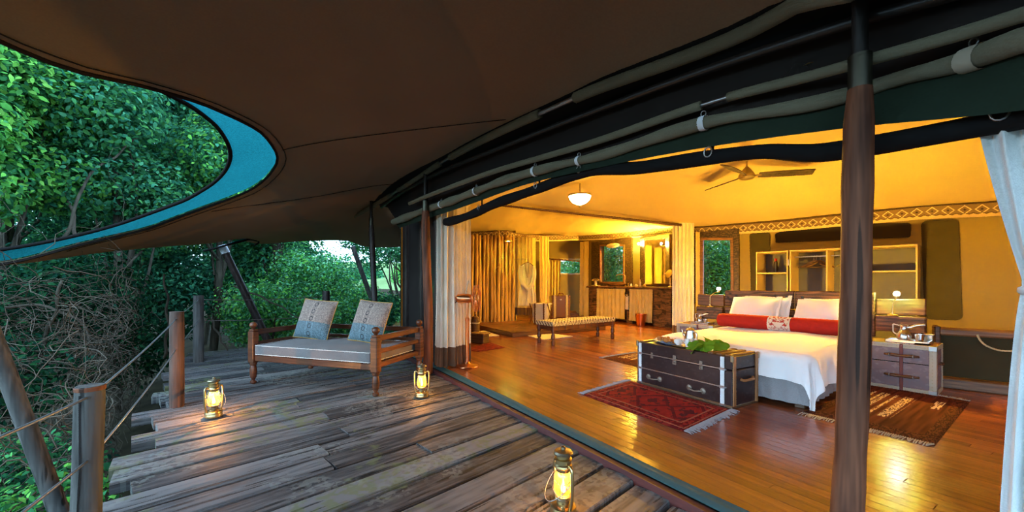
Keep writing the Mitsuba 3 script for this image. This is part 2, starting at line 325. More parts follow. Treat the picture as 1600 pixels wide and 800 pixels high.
def damask_col(p, n, uv):
    a, b = dr.abs(uv.x - 0.5) * 2, uv.y
    v = noise(a * 7 + 3, b * 9, 1.0) + 0.35 * noise(a * 15, b * 19, 2.0)
    return dr.select((v > 0.78) & (v < 1.1) & (a < 0.85), mi.Color3f(0.33, 0.03, 0.025), mi.Color3f(0.64, 0.58, 0.53))
mat('damask', proc(damask_col), 0.85, spec=0.1)
def hide_col(p, n, uv):
    v = smoothstep(0.45, 0.62, fbm(p.x * 45, p.y * 45, p.z * 45, 3))
    return mix((0.022, 0.012, 0.008), (0.075, 0.040, 0.018), v)
mat('carved', proc(hide_col), 0.5)
# ================================================================== the setting
rng = np.random.default_rng(11)
FL = 0.05                                             # tent floor above the deck
tdir, ndir = np.array([.530, -.848]), np.array([.848, .530])        # along the tent's front (towards the right), into the tent
C0 = 2.05                                             # distance of the tent's front from the camera's foot
def tn(t, n, z=0.0): return np.array([*(tdir * t + ndir * n), z])

# ground that falls away from the deck, meadow beyond
def terrain(x, y):
    m = -.811 * x - .585 * y
    h = -0.75 - 0.35 * np.clip(m - .5, 0, 3) + 0.10 * np.clip(m - 5, 0, 30)
    far = np.hypot(x, y)
    h = h + 0.055 * np.clip(far - 14, 0, 60) * (y > 0)
    return h + 0.35 * (meshkit.fbm(np.stack([x * .5, y * .5, 0 * x], -1), 3) - .5)
m, _ = sheet(lambda u, v: ((lambda X, Y: (X, Y, terrain(X, Y)))(-42 + 84 * u, -12 + 82 * v)), 84, 82)
add('ground', m, 'soil', kind='structure', smooth=True)
def hill(u, v):
    X = -26 + 34 * u; Y = 24 + 40 * v
    return X, Y, -1.2 + 0.13 * (Y - 24) + 0.8 * meshkit.fbm(np.stack([X * .3, Y * .3, 0 * X], -1), 3)
m, _ = sheet(hill, 40, 40)
add('grass_slope', m, 'meadow', label='pale green grassy slope far beyond the deck, seen between the trees', cat='grass', kind='stuff', smooth=True)

# deck of weathered planks, one part each
deck = struct('deck')
pd, qd, md = np.array([.713, .702]), np.array([.702, -.713]), np.array([-.811, -.585])
def plank(c0, c1, s0, s1, mesh_name='plank'):
    L = s1 - s0; ns = max(3, int(L / 0.35)); r = rng.random
    th, top = 0.07, 0.0
    i = np.arange(ns + 1); s = s0 + L * i / ns
    g = 0.008 + 0.005 * r()
    w0 = c0 + g + 0.004 * (meshkit.noise(np.stack([s * 2.2, 0 * s + c0 * 9, 0 * s], -1)) - .3) * 2
    w1 = c1 - g - 0.004 * (meshkit.noise(np.stack([s * 2.2, 0 * s + c1 * 7, 0 * s + 4], -1)) - .3) * 2
    zt = top - 0.012 * r() + 0.006 * (meshkit.noise(np.stack([s, 0 * s + c0 * 3, 0 * s], -1)) - .5)
    e = np.zeros(ns + 1); b = 0.010
    sk0, sk1 = (r() - .5) * .06, (r() - .5) * .02
    cols = [(w0, -th), (w0, -b), (w0 + b, 0.), (.5 * (w0 + w1), 0.001), (w1 - b, 0.), (w1, -b), (w1, -th)]
    V, UV = [], []
    pid = int(r() * 9000) * 50 + 10
    for k, (w, dz) in enumerate(cols):
        f = (w - c0) / (c1 - c0); sx = s + np.where(i == 0, sk0 * f, 0) + np.where(i == ns, sk1 * f, 0)
        xy = np.outer(sx, pd) + np.asarray(w)[:, None] * qd
        V.append(np.column_stack([xy, zt + dz])); UV.append(np.column_stack([pid + s - s0, 0 * s + 0.31 * k / 6 * 1.0 * (c1 - c0) / .25 + pid * .013]))
    n = ns + 1; K = len(cols); V, UV = np.vstack(V), np.vstack(UV); F = []
    for k in range(K - 1):
        for j in range(ns):
            a, b2, c, d = k * n + j, k * n + j + 1, (k + 1) * n + j + 1, (k + 1) * n + j
            F += [(a, b2, c), (a, c, d)]
    for j, flip in ((0, 0), (ns, 1)):
        for k in range(1, K - 1):
            t = (j, k * n + j, (k + 1) * n + j); F.append(t if not flip else t[::-1])
    F = np.array(F)[:, ::-1]
    add('plank', tm(V, F), 'deck_wood', deck, smooth=False, uv=UV)
seams, c = [], -1.69 + .2425 * 12
while c > -8.7:
    seams.append(c); c -= .2425 + (rng.random() - .5) * .02
for k, (c1, c0) in enumerate(zip(seams[:-1], seams[1:])):
    cm = .5 * (c0 + c1)
    edge = [.48, .64, .44, .52, .60, .42, .56, .47][k % 8] + .05 * rng.random()
    if k == 15: edge = .62
    s0 = (edge + .152 * cm) / -.989
    s1 = (C0 - .15 - .217 * cm) / .977
    if cm < -6.6: s1 = min(s1, s0 + 6.5)
    L = s1 - s0
    cuts = [s0]
    if L > 2.6 and rng.random() < .8: cuts.append(s0 + L * (.3 + .45 * rng.random()))
    cuts.append(s1)
    for a, b in zip(cuts[:-1], cuts[1:]): plank(c0, c1, a + (.004 if a > s0 else 0), b)
for k, d in enumerate((.25, -1.0, -2.0)):          # joists under the planks
    o = -d
    a = np.array([*(md * (.3 - k * 1.1) + np.array([-.585, .811]) * -1.5), -.16]); b = np.array([*(md * (.3 - k * 1.1) + np.array([-.585, .811]) * 8.5), -.16])
    add('joist', tube([a, b], .075, 4), 'post_grey', deck, smooth=False)

# threshold: red steel channel, teal canvas strip
LT = (-5.6, 3.6)
fr_front = frame(tn(0, C0), 32.0)
sill = thing('threshold_sill', 'dark red steel sill with a teal canvas strip between deck and tent floor', 'sill')
a0, a1 = -7.6, 3.6
add('steel_channel', join([box(a0, a1, -.15, -.075, -.10, .022, .006), box(a0, a1, -.15, -.142, .015, .034, .003)]), 'red_steel', sill, xf=fr_front)
def strip(u, v):
    x = a0 + (a1 - a0) * u
    return x, -.078 + .085 * v + .006 * np.sin(x * 5.1) * v, .028 + .020 * v + .006 * np.sin(v * 7 + x) * v * (1 - v) * 3
m, _ = sheet(strip, 160, 6); add('canvas_strip', thick(m, -.006), 'teal_strip', sill, label='teal canvas strip', smooth=True, xf=fr_front)

# tent floor boards
floor = struct('floor')
def board(x0, x1, y0, y1):
    pid = int(rng.random() * 9000) * 50 + 10
    m = box(x0 + .0006, x1 - .0006, y0 + .0008, y1 - .0008, FL - .025, FL, .0018)
    v = np.asarray(m.vertices); return m, np.column_stack([pid + v[:, 0] - x0, pid * .013 + v[:, 1] - y0])
rows, w = [], .082
stuff, count = [], 0
for k in range(95):
    y0 = C0 + .004 + k * w
    x = -13.0 - 3.4 * rng.random()
    while x < 4.2:
        L = 2.8 + 2.4 * rng.random(); x2 = min(x + L, 4.4)
        if x2 < -14 or (x + x2) / 2 < -14: x = x2; continue
        m, uv = board(x, x2, y0, y0 + w); m = moved(m, frame((0, 0), 32.0))
        mid = .5 * (x + x2); q = tdir * mid + ndir * y0
        if q[1] < 8.6 and x2 > -8.5 and count < 285 and q[0] / max(q[1], .3) < 2.2: add('board', m, 'floor_wood', floor, smooth=False, uv=uv); count += 1
        else: stuff.append((m, uv))
        x = x2
add('far_boards', join([a for a, _ in stuff]), 'floor_wood', floor, smooth=False, uv=np.vstack([b for _, b in stuff]), kind='stuff')

# ---- canvas walls with their openings
def wall(name, fr, w, h, holes=(), x0=0.0, mat_='wall_canvas', t=.02):
    poly = sbox(x0, 0, w, h)
    for hl in holes: poly = poly.difference(hl)
    add(name, upright(poly, t, fr), mat_, kind='structure', smooth=False)
def rounded(x0, z0, x1, z1, r): return sbox(x0 + r, z0 + r, x1 - r, z1 - r).buffer(r, quad_segs=4)
def quad(fr, *px): return Polygon([wall_uv(a, b, fr) for a, b in px])
FB = frame((3.62, 8.13, FL), 41.0)                     # back wall behind the bed
hB = quad(FB, (1099, 374), (1145, 374), (1146, 470), (1099, 470))
wall('wall_back', FB, 8.2, 2.9, [hB], x0=-.25)
FS = frame((2.78, 13.35, FL), 29.0)                    # wall behind the wash stand
hS = quad(FS, (940, 384), (977, 384), (977, 441), (940, 441))
wall('wall_washroom', FS, 3.35, 3.4, [hS], x0=-.55)
e0 = FS @ np.array([3.35, 0, 0, 1]); e1 = FB @ np.array([-.25, 0, 0, 1])
FJ = frame((e0[0], e0[1], FL), 90 + 0); dj = e1[:2] - e0[:2]
FJ[:3, 0] = [*(dj / np.linalg.norm(dj)), 0]; FJ[:3, 1] = [-FJ[1, 0], FJ[0, 0], 0]
wall('wall_corner', FJ, np.linalg.norm(dj), 3.2)
FA = frame((0.2, 14.9, FL), 84.0)                      # far wall of the dressing room
hA = quad(FA, (875, 406), (906, 406), (906, 427), (874, 427)).buffer(-.05).buffer(.05)
wall('wall_dressing', FA, 3.2, 3.6, [hA])
FA2 = frame((0.2, 11.25, FL), 2.0); FA2[:3, 0] = [-.0, -1, 0]; FA2[:3, 1] = [1, 0, 0]
a = np.array([0.2, 14.9]); b = np.array([.10, 10.99]); d = (b - a) / np.linalg.norm(b - a)
FA2 = np.eye(4); FA2[:3, 0] = [*d, 0]; FA2[:3, 1] = [-d[1] * -1, d[0] * -1, 0]; FA2[:3, 1] = [d[1], -d[0], 0]; FA2[:3, 3] = [*a, FL]
wall('wall_dressing_side', FA2, np.linalg.norm(b - a), 3.4)
FLf = frame((-2.65, 10.9, FL), 93.0)                    # wall behind the log screen
wall('wall_left', FLf, 2.76, 3.3)
FE = np.eye(4); a = tn(-6.95, C0)[:2]; b = np.array([-2.65, 10.9]); d = (b - a) / np.linalg.norm(b - a); FE[:3, 0] = [*d, 0]; FE[:3, 1] = [-d[1], d[0], 0]; FE[:3, 3] = [*a, FL]
wall('wall_left_end', FE, np.linalg.norm(b - a), 3.1, mat_='olive_canvas')
q = FB @ np.array([8.2, 0, 0, 1]); a = tn(3.4, C0)[:2]; d = (q[:2] - a) / np.linalg.norm(q[:2] - a)
FR = np.eye(4); FR[:3, 0] = [*d, 0]; FR[:3, 1] = [d[1], -d[0], 0]; FR[:3, 3] = [*a, FL]
wall('wall_right', FR, np.linalg.norm(q[:2] - a), 3.0)

# ---- ceiling: canvas stretched over the tent's ridges
from scipy.interpolate import LinearNDInterpolator
def wz(fr, x, py, pxx): p = fr @ np.array([x, 0, 0, 1]); return p
def trim_pt(px, py, fr):
    x, z = wall_uv(px, py, fr); p = fr @ np.array([x, 0, z, 1]); return p[:3]
TB = [trim_pt(1069, 358, FB), trim_pt(1110, 356.5, FB), trim_pt(1168, 352, FB), trim_pt(1229, 347.5, FB), trim_pt(1316, 338.5, FB), trim_pt(1430, 327, FB), trim_pt(1545, 320, FB), trim_pt(1700, 309, FB)]
TS = [trim_pt(905, 368, FS), trim_pt(919, 367, FS), trim_pt(958, 365, FS), trim_pt(1000, 361, FS), trim_pt(1052, 355, FS)]
TL = [look(660, 364, 10.7), look(722, 364, 10.75), look(757, 364, 10.75), look(795, 362, 10.8), look(806, 366, 10.95), look(835, 368.5, 12.0), look(870, 369, 13.0), look(905, 368, 13.5)]
CP = [*TB, *TS, *TL]
back = np.array(TB[-1]); CP += [back + [1.6, -1.9, -.1]]
for t, z in ((-8.0, 2.5), (-6.6, 2.42), (-4.95, 2.28), (-3.2, 2.2), (-1.4, 2.15), (1.0, 2.12), (4.0, 2.12)): CP.append(tn(t, C0 + .05, z))
CP += [look(775, 320, 7.3), look(900, 333, 7.6), look(985, 343, 7.9)]        # valley along the dark beam
CP += [tn(-4.6, 5.0, 2.95), tn(-2.6, 5.0, 3.05), tn(-.6, 5.0, 3.05), tn(1.4, 5.0, 2.95), tn(3.4, 5, 2.9), tn(-7.0, 4.8, 3.0), tn(-8.6, 6.0, 3.05), tn(-10.2, 7.6, 3.0)]
CP = np.array(CP)
CEIL = LinearNDInterpolator(CP[:, :2], CP[:, 2])
from scipy.spatial import ConvexHull
CP = np.array([*CP, [-2.9, 11.6, 2.62], [.35, 12.4, 2.62], [-.2, 15.6, 2.85], [3.6, 15.6, 2.85]]); CEIL = LinearNDInterpolator(CP[:, :2], CP[:, 2])
hull = Polygon(CP[ConvexHull(CP[:, :2]).vertices, :2])
gx, gy = np.meshgrid(np.arange(-6, 11, .16), np.arange(-2.5, 16, .16)); H = CEIL(gx, gy)
from scipy.ndimage import gaussian_filter
ok = ~np.isnan(H); W_ = gaussian_filter(ok.astype(float), 1.6); Hs = gaussian_filter(np.where(ok, H, 0), 1.6) / np.maximum(W_, 1e-6)
ny, nx = gx.shape; idx = np.arange(ny * nx).reshape(ny, nx)
cell = ok[:-1, :-1] & ok[1:, :-1] & ok[:-1, 1:] & ok[1:, 1:]
a, b, c, d = idx[:-1, :-1][cell], idx[:-1, 1:][cell], idx[1:, 1:][cell], idx[1:, :-1][cell]
m = tm(np.column_stack([gx.ravel(), gy.ravel(), Hs.ravel()]), np.vstack([np.column_stack([a, c, b]), np.column_stack([a, d, c])])); m.remove_unreferenced_vertices()
add('ceiling', m, 'cream_canvas', kind='structure', smooth=True)

# roof skin over the ceiling, so that no sky leaks in from behind
RZ = np.where(ok, H, np.nan)
def roofz(x, y): return 3.45
rp = [tn(-7.2, C0 - .1), tn(4.2, C0 - .1), tn(5.2, 9.5), tn(-2.5, 10.5), tn(-10.5, 12.5), tn(-13.5, 9.8), tn(-10.6, 3.6)]
m = extr(Polygon([p[:2] for p in rp]), .03); m.vertices[:, 2] += 3.62
add('roof', m, 'dark_canvas', kind='structure', smooth=False)

# patterned trim along the tops of the walls
def trim(name, pts, drop, off):
    p = smooth_curve(pts, 60); s = np.r_[0, np.cumsum(np.linalg.norm(np.diff(p, axis=0), axis=1))]
    V = np.vstack([p + off + [0, 0, .03], p + off - [0, 0, drop]]); k = len(p)
    F = [t for i in range(k - 1) for t in ((i, i + k, i + k + 1), (i, i + k + 1, i + 1))]
    uv = np.vstack([np.column_stack([s, 0 * s + 1.0]), np.column_stack([s, 0 * s])])
    add(name, tm(V, F), 'trim_print', kind='structure', smooth=True, uv=uv)
trim('trim_1', TB, .155, np.array([-.026, -.022, 0]))
trim('trim_2', TS, .19, np.array([-.035, -.02, 0]))
trim('trim_3', TL[1:], .17, np.array([-.03, -.06, 0]))

# windows with frames; the first two are put in place of mirrors
def ring(x0, z0, x1, z1, b): return sbox(x0, z0, x1, z1).difference(sbox(x0 + b, z0 + b, x1 - b, z1 - b))
def window(fr, hole, name, outer_px, frame_mat, inner_w=.035):
    w = struct(name)
    x0, z0, x1, z1 = hole.bounds
    ox0, oz1 = wall_uv(*outer_px[0], fr); ox1, oz0 = wall_uv(*outer_px[1], fr)
    add('frame', upright(sbox(ox0, oz0, ox1, oz1).difference(hole.buffer(-.01)), .05, fr, -.055), frame_mat, w, smooth=False)
    add('inner_frame', upright(hole.buffer(.03, join_style=2).difference(hole.buffer(-.02, join_style=2)), .06, fr, -.075), 'wood_mid', w, smooth=False)
    m = upright(sbox(x0, z0, x1, z1), .004, fr, .008); 
    v = np.array([[x0, .01, z0], [x1, .01, z0], [x1, .01, z1], [x0, .01, z1]]); add('pane', moved(tm(v, [[0, 1, 2], [0, 2, 3]]), fr), 'thin_glass', w, smooth=False)
window(FB, hB, 'window_1', [(1086, 364), (1156, 478)], 'carved')  # opening made up where a mirror would reflect the forest
window(FS, hS, 'window_2', [(926, 379), (989, 447)], 'carved')  # also an added opening, in place of a mirror over the left basin
w3 = struct('window_3'); x0, z0, x1, z1 = hA.bounds
v = np.array([[x0, .01, z0], [x1, .01, z0], [x1, .01, z1], [x0, .01, z1]]); add('pane', moved(tm(v, [[0, 1, 2], [0, 2, 3]]), FA), 'thin_glass', w3, smooth=False)
add('frame', upright(hA.buffer(.05).difference(hA.buffer(-.005)), .02, FA, -.012), 'curtain', w3, smooth=False)

# dark mesh windows sewn into the back wall (closed flaps)
def flap(name, px, label, matn='olive_canvas', bind='olive_canvas', r=.06):
    poly = quad(FB, *px); poly = poly.buffer(-r).buffer(r, quad_segs=5)
    k = struct(name)
    add('mesh_panel', upright(poly, .01, FB, -.012), matn, k, smooth=False)
    add('binding', upright(poly.buffer(.006).difference(poly.buffer(-.014)), .008, FB, -.02), bind, k, smooth=False)
flap('window_4', [(1172, 364), (1203, 362), (1204, 460), (1175, 480)], '')
flap('window_5', [(1212, 366), (1232, 357.5), (1318, 351), (1420, 349), (1423, 352), (1422, 370), (1318, 374.5), (1213, 379)], '', 'dark_canvas', 'dark_canvas', .02)
flap('window_6', [(1440, 346), (1497, 343), (1503, 500), (1446, 498)], '')
add('baseboard_back', box(-.2, 8.0, -.06, -.005, 0, .13, .006), 'wood_mid', kind='structure', xf=FB)

# ================================================================== the veranda roof
Gt = [look(1420, -88, 1.2), look(1220, 0, 1.75), look(900, 140, 2.8), look(700, 240, 4.6), look(580, 318, 6.9), look(530, 346, 8.3)]    # tube along the tent
near = np.array([[3.3, -2.2, 2.5]])
gcv = smooth_curve(np.vstack([[[3.25, -2.1, 2.47]], Gt]), 90)
edge_r = np.vstack([gcv[gcv[:, 1] < 6.85] + [.02, .015, .01], [look(604, 320, 7.3), look(620, 334, 8.0)]])
B1 = np.array([[-2.9, -2.6, 2.75], [-3.3, -1.0, 2.72], [-3.15, 1.2, 2.68], look(0, 62, 2.28), look(100, 103, 2.5), look(225, 133, 2.85), look(330, 166, 3.35), look(400, 200, 3.9), look(431, 236, 4.35),
               look(424, 268, 4.75), look(380, 301, 5.05), look(250, 350, 5.15), look(120, 383, 4.75), look(0, 412, 4.5), look(-160, 425, 4.2)])
edge_l = smooth_curve(B1, 90)
B2 = np.array([B1[-1], look(60, 409, 4.75), look(150, 396, 5.6), look(250, 386, 6.3), look(340, 379, 7.0), look(372, 374, 7.5), look(402, 381, 7.9), look(470, 377, 8.3), look(540, 376, 8.8), look(575, 386, 9.0), look(632, 385, 9.3)])
edge_f = smooth_curve(B2, 50)
rim = np.vstack([edge_l, edge_f[1:], edge_r[::-1]])
polyc = Polygon(rim[:, :2])
if not polyc.is_valid: polyc = polyc.buffer(0)
from scipy.interpolate import RBFInterpolator
ctrl = np.vstack([edge_l[::2], edge_f[::2], edge_r[::2], [[-.6, 3.2, 2.74], [.6, 1.6, 2.7], [-1.6, 5.2, 2.66], [-.5, 0, 2.8], [-2.0, 7.2, 2.46], [-2.6, 6.0, 2.42], [-3.4, 6.4, 2.16]]])
_, keep = np.unique(np.round(ctrl[:, :2], 3), axis=0, return_index=True)
FLY = RBFInterpolator(ctrl[keep, :2], ctrl[keep, 2], kernel='thin_plate_spline', smoothing=.002, neighbors=40)
import shapely
g = np.stack(np.meshgrid(np.arange(-9, 5, .14), np.arange(-3, 11, .14)), -1).reshape(-1, 2)
g = g[shapely.contains_xy(polyc.buffer(-.07), g[:, 0], g[:, 1])]
ptsf = np.vstack([rim[:, :2], g])
from scipy.spatial import Delaunay
tri = Delaunay(ptsf); cen = ptsf[tri.simplices].mean(1)
ff = tri.simplices[shapely.contains_xy(polyc, cen[:, 0], cen[:, 1])]
zf = np.r_[rim[:, 2], FLY(g)]
a = ptsf[ff]; e1_, e2_ = a[:, 1] - a[:, 0], a[:, 2] - a[:, 0]; ar = e1_[:, 0] * e2_[:, 1] - e1_[:, 1] * e2_[:, 0]; ff = ff[np.abs(ar) > 1e-7]; ar = ar[np.abs(ar) > 1e-7]
ff = np.where(ar[:, None] < 0, ff[:, ::-1], ff)
canopy = thing('veranda_canopy', 'large brown canvas canopy with a scalloped teal edge stretched over the deck', 'canopy')
flym = tm(np.column_stack([ptsf, zf]), ff); flym.remove_unreferenced_vertices()
add('canvas', flym, 'fly_canvas', canopy, smooth=True)
add('edge_hem', tube(edge_l + [0, 0, -.01], .014, 6), 'dark_canvas', canopy, label='dark hem of the scalloped edge', smooth=True)
inner = edge_l[6:80].copy()
off = np.gradient(inner[:, :2], axis=0); off /= np.linalg.norm(off, axis=1, keepdims=True); off = np.column_stack([off[:, 1], -off[:, 0]])
inn = np.column_stack([inner[:, :2] + .085 * off, 0 * inner[:, 0]]); inn[:, 2] = FLY(inn[:, :2]) - .012
add('stitch_line', tube(inn, .005, 4), 'dark_canvas', canopy, smooth=True)
for pa in ([(440, 234, 4.4), (560, 213, 4.2), (790, 186, 3.7)], [(330, 330, 5.6), (450, 313, 5.6), (620, 287, 5.6)]):
    pl = []
    for q in pa:
        d = look(q[0], q[1], 1.0) - [0, 0, EYE]; lo, hi = 1.0, 12.0
        for _ in range(40):
            mid = .5 * (lo + hi); zz = FLY([[d[0] * mid, d[1] * mid]])[0]
            if EYE + d[2] * mid < zz: lo = mid
            else: hi = mid
        pl.append([d[0] * lo, d[1] * lo, EYE + d[2] * lo - .006])
    pp = smooth_curve(pl, 24); pp[:, 2] = FLY(pp[:, :2]) - .006
    add('seam', tube(pp, .0035, 4), 'dark_canvas', canopy, smooth=True)
# teal upper layer beyond the canvas edge
T1 = np.array([look(225, 133, 2.86), look(281, 160, 3.15), look(330, 193, 3.6), look(353, 222, 4.0), look(360, 245, 4.25), look(350, 272, 4.5), look(318, 299, 4.75), look(280, 319, 4.85), look(200, 348, 4.8), look(100, 375, 4.6), look(0, 393, 4.4), look(-160, 409, 4.15)])
i0 = int(np.argmin(np.linalg.norm(edge_l - look(225, 133, 2.85), axis=1)))
ia = smooth_curve(edge_l[i0:], 70); ib = smooth_curve(T1, 70)
def teal_fn(u, v):
    k = np.rint(u * 69).astype(int); w = v[..., None]
    p = (ia[k] + [0, 0, .03]) * (1 - w) + (ib[k] + [0, 0, .02]) * w; p[..., 2] -= .03 * v * (1 - v)
    return p[..., 0], p[..., 1], p[..., 2]
m, _ = sheet(teal_fn, 69, 8); add('teal_edge', m, 'teal_net', canopy, label='translucent teal shade cloth along the scalloped edge', smooth=True)
add('teal_rim', tube(ib + [0, 0, .02], .020, 6), 'black_canvas', canopy, label='black webbing rim', smooth=True)
add('pale_lip', tube(ia[34:] + [0, 0, .012], .007, 5), 'roll_canvas', canopy, smooth=True)
# second scallop at the far corner
s1 = smooth_curve([look(318, 392, 7.3), look(350, 384, 7.2), look(378, 377, 7.4), look(392, 374, 7.6), look(404, 377, 7.8), look(398, 383, 7.9)], 24)
s2 = smooth_curve([look(330, 388, 7.3), look(355, 381, 7.4), look(378, 373, 7.5), look(395, 371, 7.7), look(408, 375, 7.95), look(404, 381, 8.0)], 24)
def far_teal(u, v):
    k = np.rint(u * 23).astype(int); w = v[..., None]; p = s1[k] * (1 - w) + s2[k] * w; return p[..., 0], p[..., 1], p[..., 2]
m, _ = sheet(far_teal, 23, 4); add('far_teal_edge', m, 'teal_net', canopy, smooth=True)
add('far_teal_rim', tube(s1, .018, 6), 'black_canvas', canopy, smooth=True)

# tube that carries the canopy along the tent
gut = thing('canopy_tube', 'long grey sleeve and steel tube carrying the inner edge of the canopy', 'tube')
gc = gcv + [.03, .02, -.035]
cuts = [(0, 26), (29, 41), (44, 56), (58, 68), (70, 89)]
add('steel_tube', tube(gc, .020, 8), 'steel', gut, smooth=True)
for a, b in cuts: add('sleeve', tube(gc[a:b + 1], .038, 9), 'roll_canvas', gut, smooth=True)

# front edge of the tent: dark eave panel, rail, rolled flap, valance, rolled netting
RF = [tn(3.0, 1.9, 1.86), look(1760, 20, 1.02), look(1600, 62, 1.2), look(1512, 94, 1.36), look(1385, 129, 1.60), look(1300, 155, 1.71), look(1101, 192, 2.12), look(939, 243, 2.78), look(861, 261, 3.22), look(782, 284, 3.85), look(685, 321, 5.1), look(615, 347, 6.0)]
rf = smooth_curve(RF, 140)
RL = [tn(3.0, 1.88, 1.98), look(1760, -28, 1.0), look(1600, 22, 1.19), look(1295, 111, 1.68), look(1120, 157, 2.07), look(944, 217, 2.75), look(745, 277, 4.1), look(640, 318, 5.6)]
rl = smooth_curve(RL, 120)
PB = [tn(3.0, 1.86, 2.04), look(1760, -80, 1.0), look(1500, -15, 1.3), look(1300, 42, 1.62), look(1004, 143, 2.45), look(800, 222, 3.6), look(666, 278, 5.1), look(590, 325, 6.7)]
pb = smooth_curve(PB, 90)
eave = thing('eave_panel', 'black canvas eave panel between the canopy tube and the rolled front flap', 'eave')
def loft(A, Bc, n, k, sag=0.0):
    A, Bc = smooth_curve(A, n), smooth_curve(Bc, n)
    def fn(u, v):
        i = np.rint(u * (n - 1)).astype(int); w = v[..., None]; p = A[i] * (1 - w) + Bc[i] * w; p[..., 2] -= sag * 4 * v * (1 - v); return p[..., 0], p[..., 1], p[..., 2]
    return sheet(fn, n - 1, k)[0]
gtop = [np.array([3.25, -2.1, 2.47])] + [g_ + np.array([.0, .0, .02]) for g_ in Gt[:-1]] + [look(612, 326, 7.3)]
add('upper_panel', loft(gtop, [np.array([3.4, -1.9, 2.3])] + [p + np.array([.12, .08, .06]) for p in PB], 90, 6), 'black_canvas', eave, smooth=True)
add('lower_panel', loft([p + np.array([.12, .08, .06]) for p in PB], [p + np.array([.045, .035, .015]) for p in RF], 60, 6), 'dark_canvas', eave, smooth=True)
add('ridge_pole', tube(pb + [.05, .03, .02], .025, 8), 'black_metal', eave, label='dark metal pole', smooth=True)
add('inner_panel', loft([p + np.array([.06, .05, .04]) for p in RF], [tn(3.6, C0 + .12, 2.4), tn(1.5, C0 + .12, 2.42), tn(-1.4, C0 + .12, 2.48), tn(-3.2, C0 + .12, 2.5), tn(-5.0, C0 + .12, 2.55), tn(-6.4, C0 + .12, 2.6)], 40, 2), 'dark_canvas', eave, smooth=True)
rail = thing('flap_rail', 'thin green grey rolled sleeve above the rolled front flap', 'rail')
kb = int(np.argmin([abs(CX + FOC * p[0] / p[1] - 1121) if p[1] > .4 else 1e9 for p in rl])); add('sleeve', tube(rl[:kb], .024, 8), 'roll_canvas', rail, smooth=True); add('sleeve', tube(rl[kb + 1:], .026, 8), 'roll_canvas', rail, smooth=True); add('rod', tube(rl, .012, 6), 'steel', rail, smooth=True)
flapr = thing('rolled_flap', 'rolled up pale canvas front flap tied with straps along the tent eave', 'rolled flap')
s = np.linspace(0, 1, 140); rr = (.032 + .003 * np.sin(s * 40) + .004 * np.sin(s * 93)) * np.interp(s, [0, .5, 1], [1.0, 1.0, 1.5])
add('roll', tube(rf, rr, 12), 'roll_canvas', flapr, smooth=True)
for px in (1505, 1108, 904, 835, 745, 688):
    dd = [abs(CX + FOC * p[0] / p[1] - px) if p[1] > .4 else 1e9 for p in rf]; i = int(np.argmin(dd)); i = min(max(i, 1), 138)
    p = rf[i]; tn_ = rf[i + 1] - rf[i - 1]; tn_ /= np.linalg.norm(tn_); a1 = np.cross(tn_, [0, 0, 1]); a1 /= np.linalg.norm(a1); a2 = np.cross(tn_, a1)
    ang = np.linspace(0, 2 * np.pi, 14, endpoint=False); R_ = rr[i] + .006
    circ = [(p + R_ * (math.cos(t_) * a1 + math.sin(t_) * a2) * (1.0)) for t_ in ang]
    w = .016 if px < 1500 else .03
    V = np.vstack([[c_ - tn_ * w for c_ in circ], [c_ + tn_ * w for c_ in circ]]); F = [t for j in range(14) for t in ((j, (j + 1) % 14, 14 + (j + 1) % 14), (j, 14 + (j + 1) % 14, 14 + j))]
    add('strap', tm(V, F), 'white_paint' if px < 1500 else 'ivory', flapr, smooth=True)
    hk = p + np.array([0, 0, R_ + .012]); add('hook', tube([hk + .014 * (math.cos(t_) * tn_ + math.sin(t_) * np.array([0, 0, 1.])) for t_ in ang], .003, 5, closed=True), 'steel', flapr, smooth=True)
VB = [tn(3.0, 1.91, 1.68), look(1760, 140, 1.02), look(1600, 166, 1.2), look(1317, 196, 1.62), look(1100, 227, 2.12), look(920, 262, 2.8), look(790, 296, 3.8), look(685, 334, 5.1), look(620, 356, 6.0)]
add('front_valance', loft([p + np.array([.02, .02, -.01]) for p in RF], [p + np.array([.03, .03, 0]) for p in VB], 70, 4), 'green_canvas', None, label='dark green canvas valance hanging below the rolled front flap', cat='valance', smooth=True)
NR = [tn(3.0, 2.06, 1.72), look(1700, 160, 1.16), look(1600, 182, 1.29), look(1480, 206, 1.45), look(1290, 238, 1.76), look(1190, 237, 1.96), look(1110, 246, 2.18), look(1000, 262, 2.55), look(920, 267, 2.95), look(880, 280, 3.2), look(835, 297, 3.55), look(780, 316, 4.1), look(730, 338, 4.8), look(682, 350, 5.65)]
nr = smooth_curve(NR, 150); s = np.linspace(0, 1, 150)
net = thing('rolled_netting', 'black rolled mosquito netting sagging across the top of the tent opening', 'netting')
rn = np.interp(s, [0, .45, .65, .82, 1], [.036, .040, .043, .047, .06]) * (1 + .12 * np.sin(s * 55) * np.sin(s * 23))
add('roll', tube(nr, rn, 12), 'black_canvas', net, smooth=True)
for px in (1560, 1110, 915, 843, 752):
    i = int(np.argmin([abs(CX + FOC * p[0] / p[1] - px) if p[1] > .4 else 1e9 for p in nr])); p = nr[min(i, 149)]
    ang = np.linspace(0, 2 * np.pi, 12, endpoint=False); a1 = np.array([.53, -.848, 0])
    add('hook', tube([p + np.array([-.045 * .848, -.045 * .53, .02]) + .022 * (math.cos(t_) * a1 + math.sin(t_) * np.array([0, 0, 1.2])) for t_ in ang], .004, 5, closed=True), 'steel', net, smooth=True)
    add('tie', tube([p + [0, 0, .03], p + [.0, 0, .12]], .008, 5), 'black_canvas', net, smooth=True)

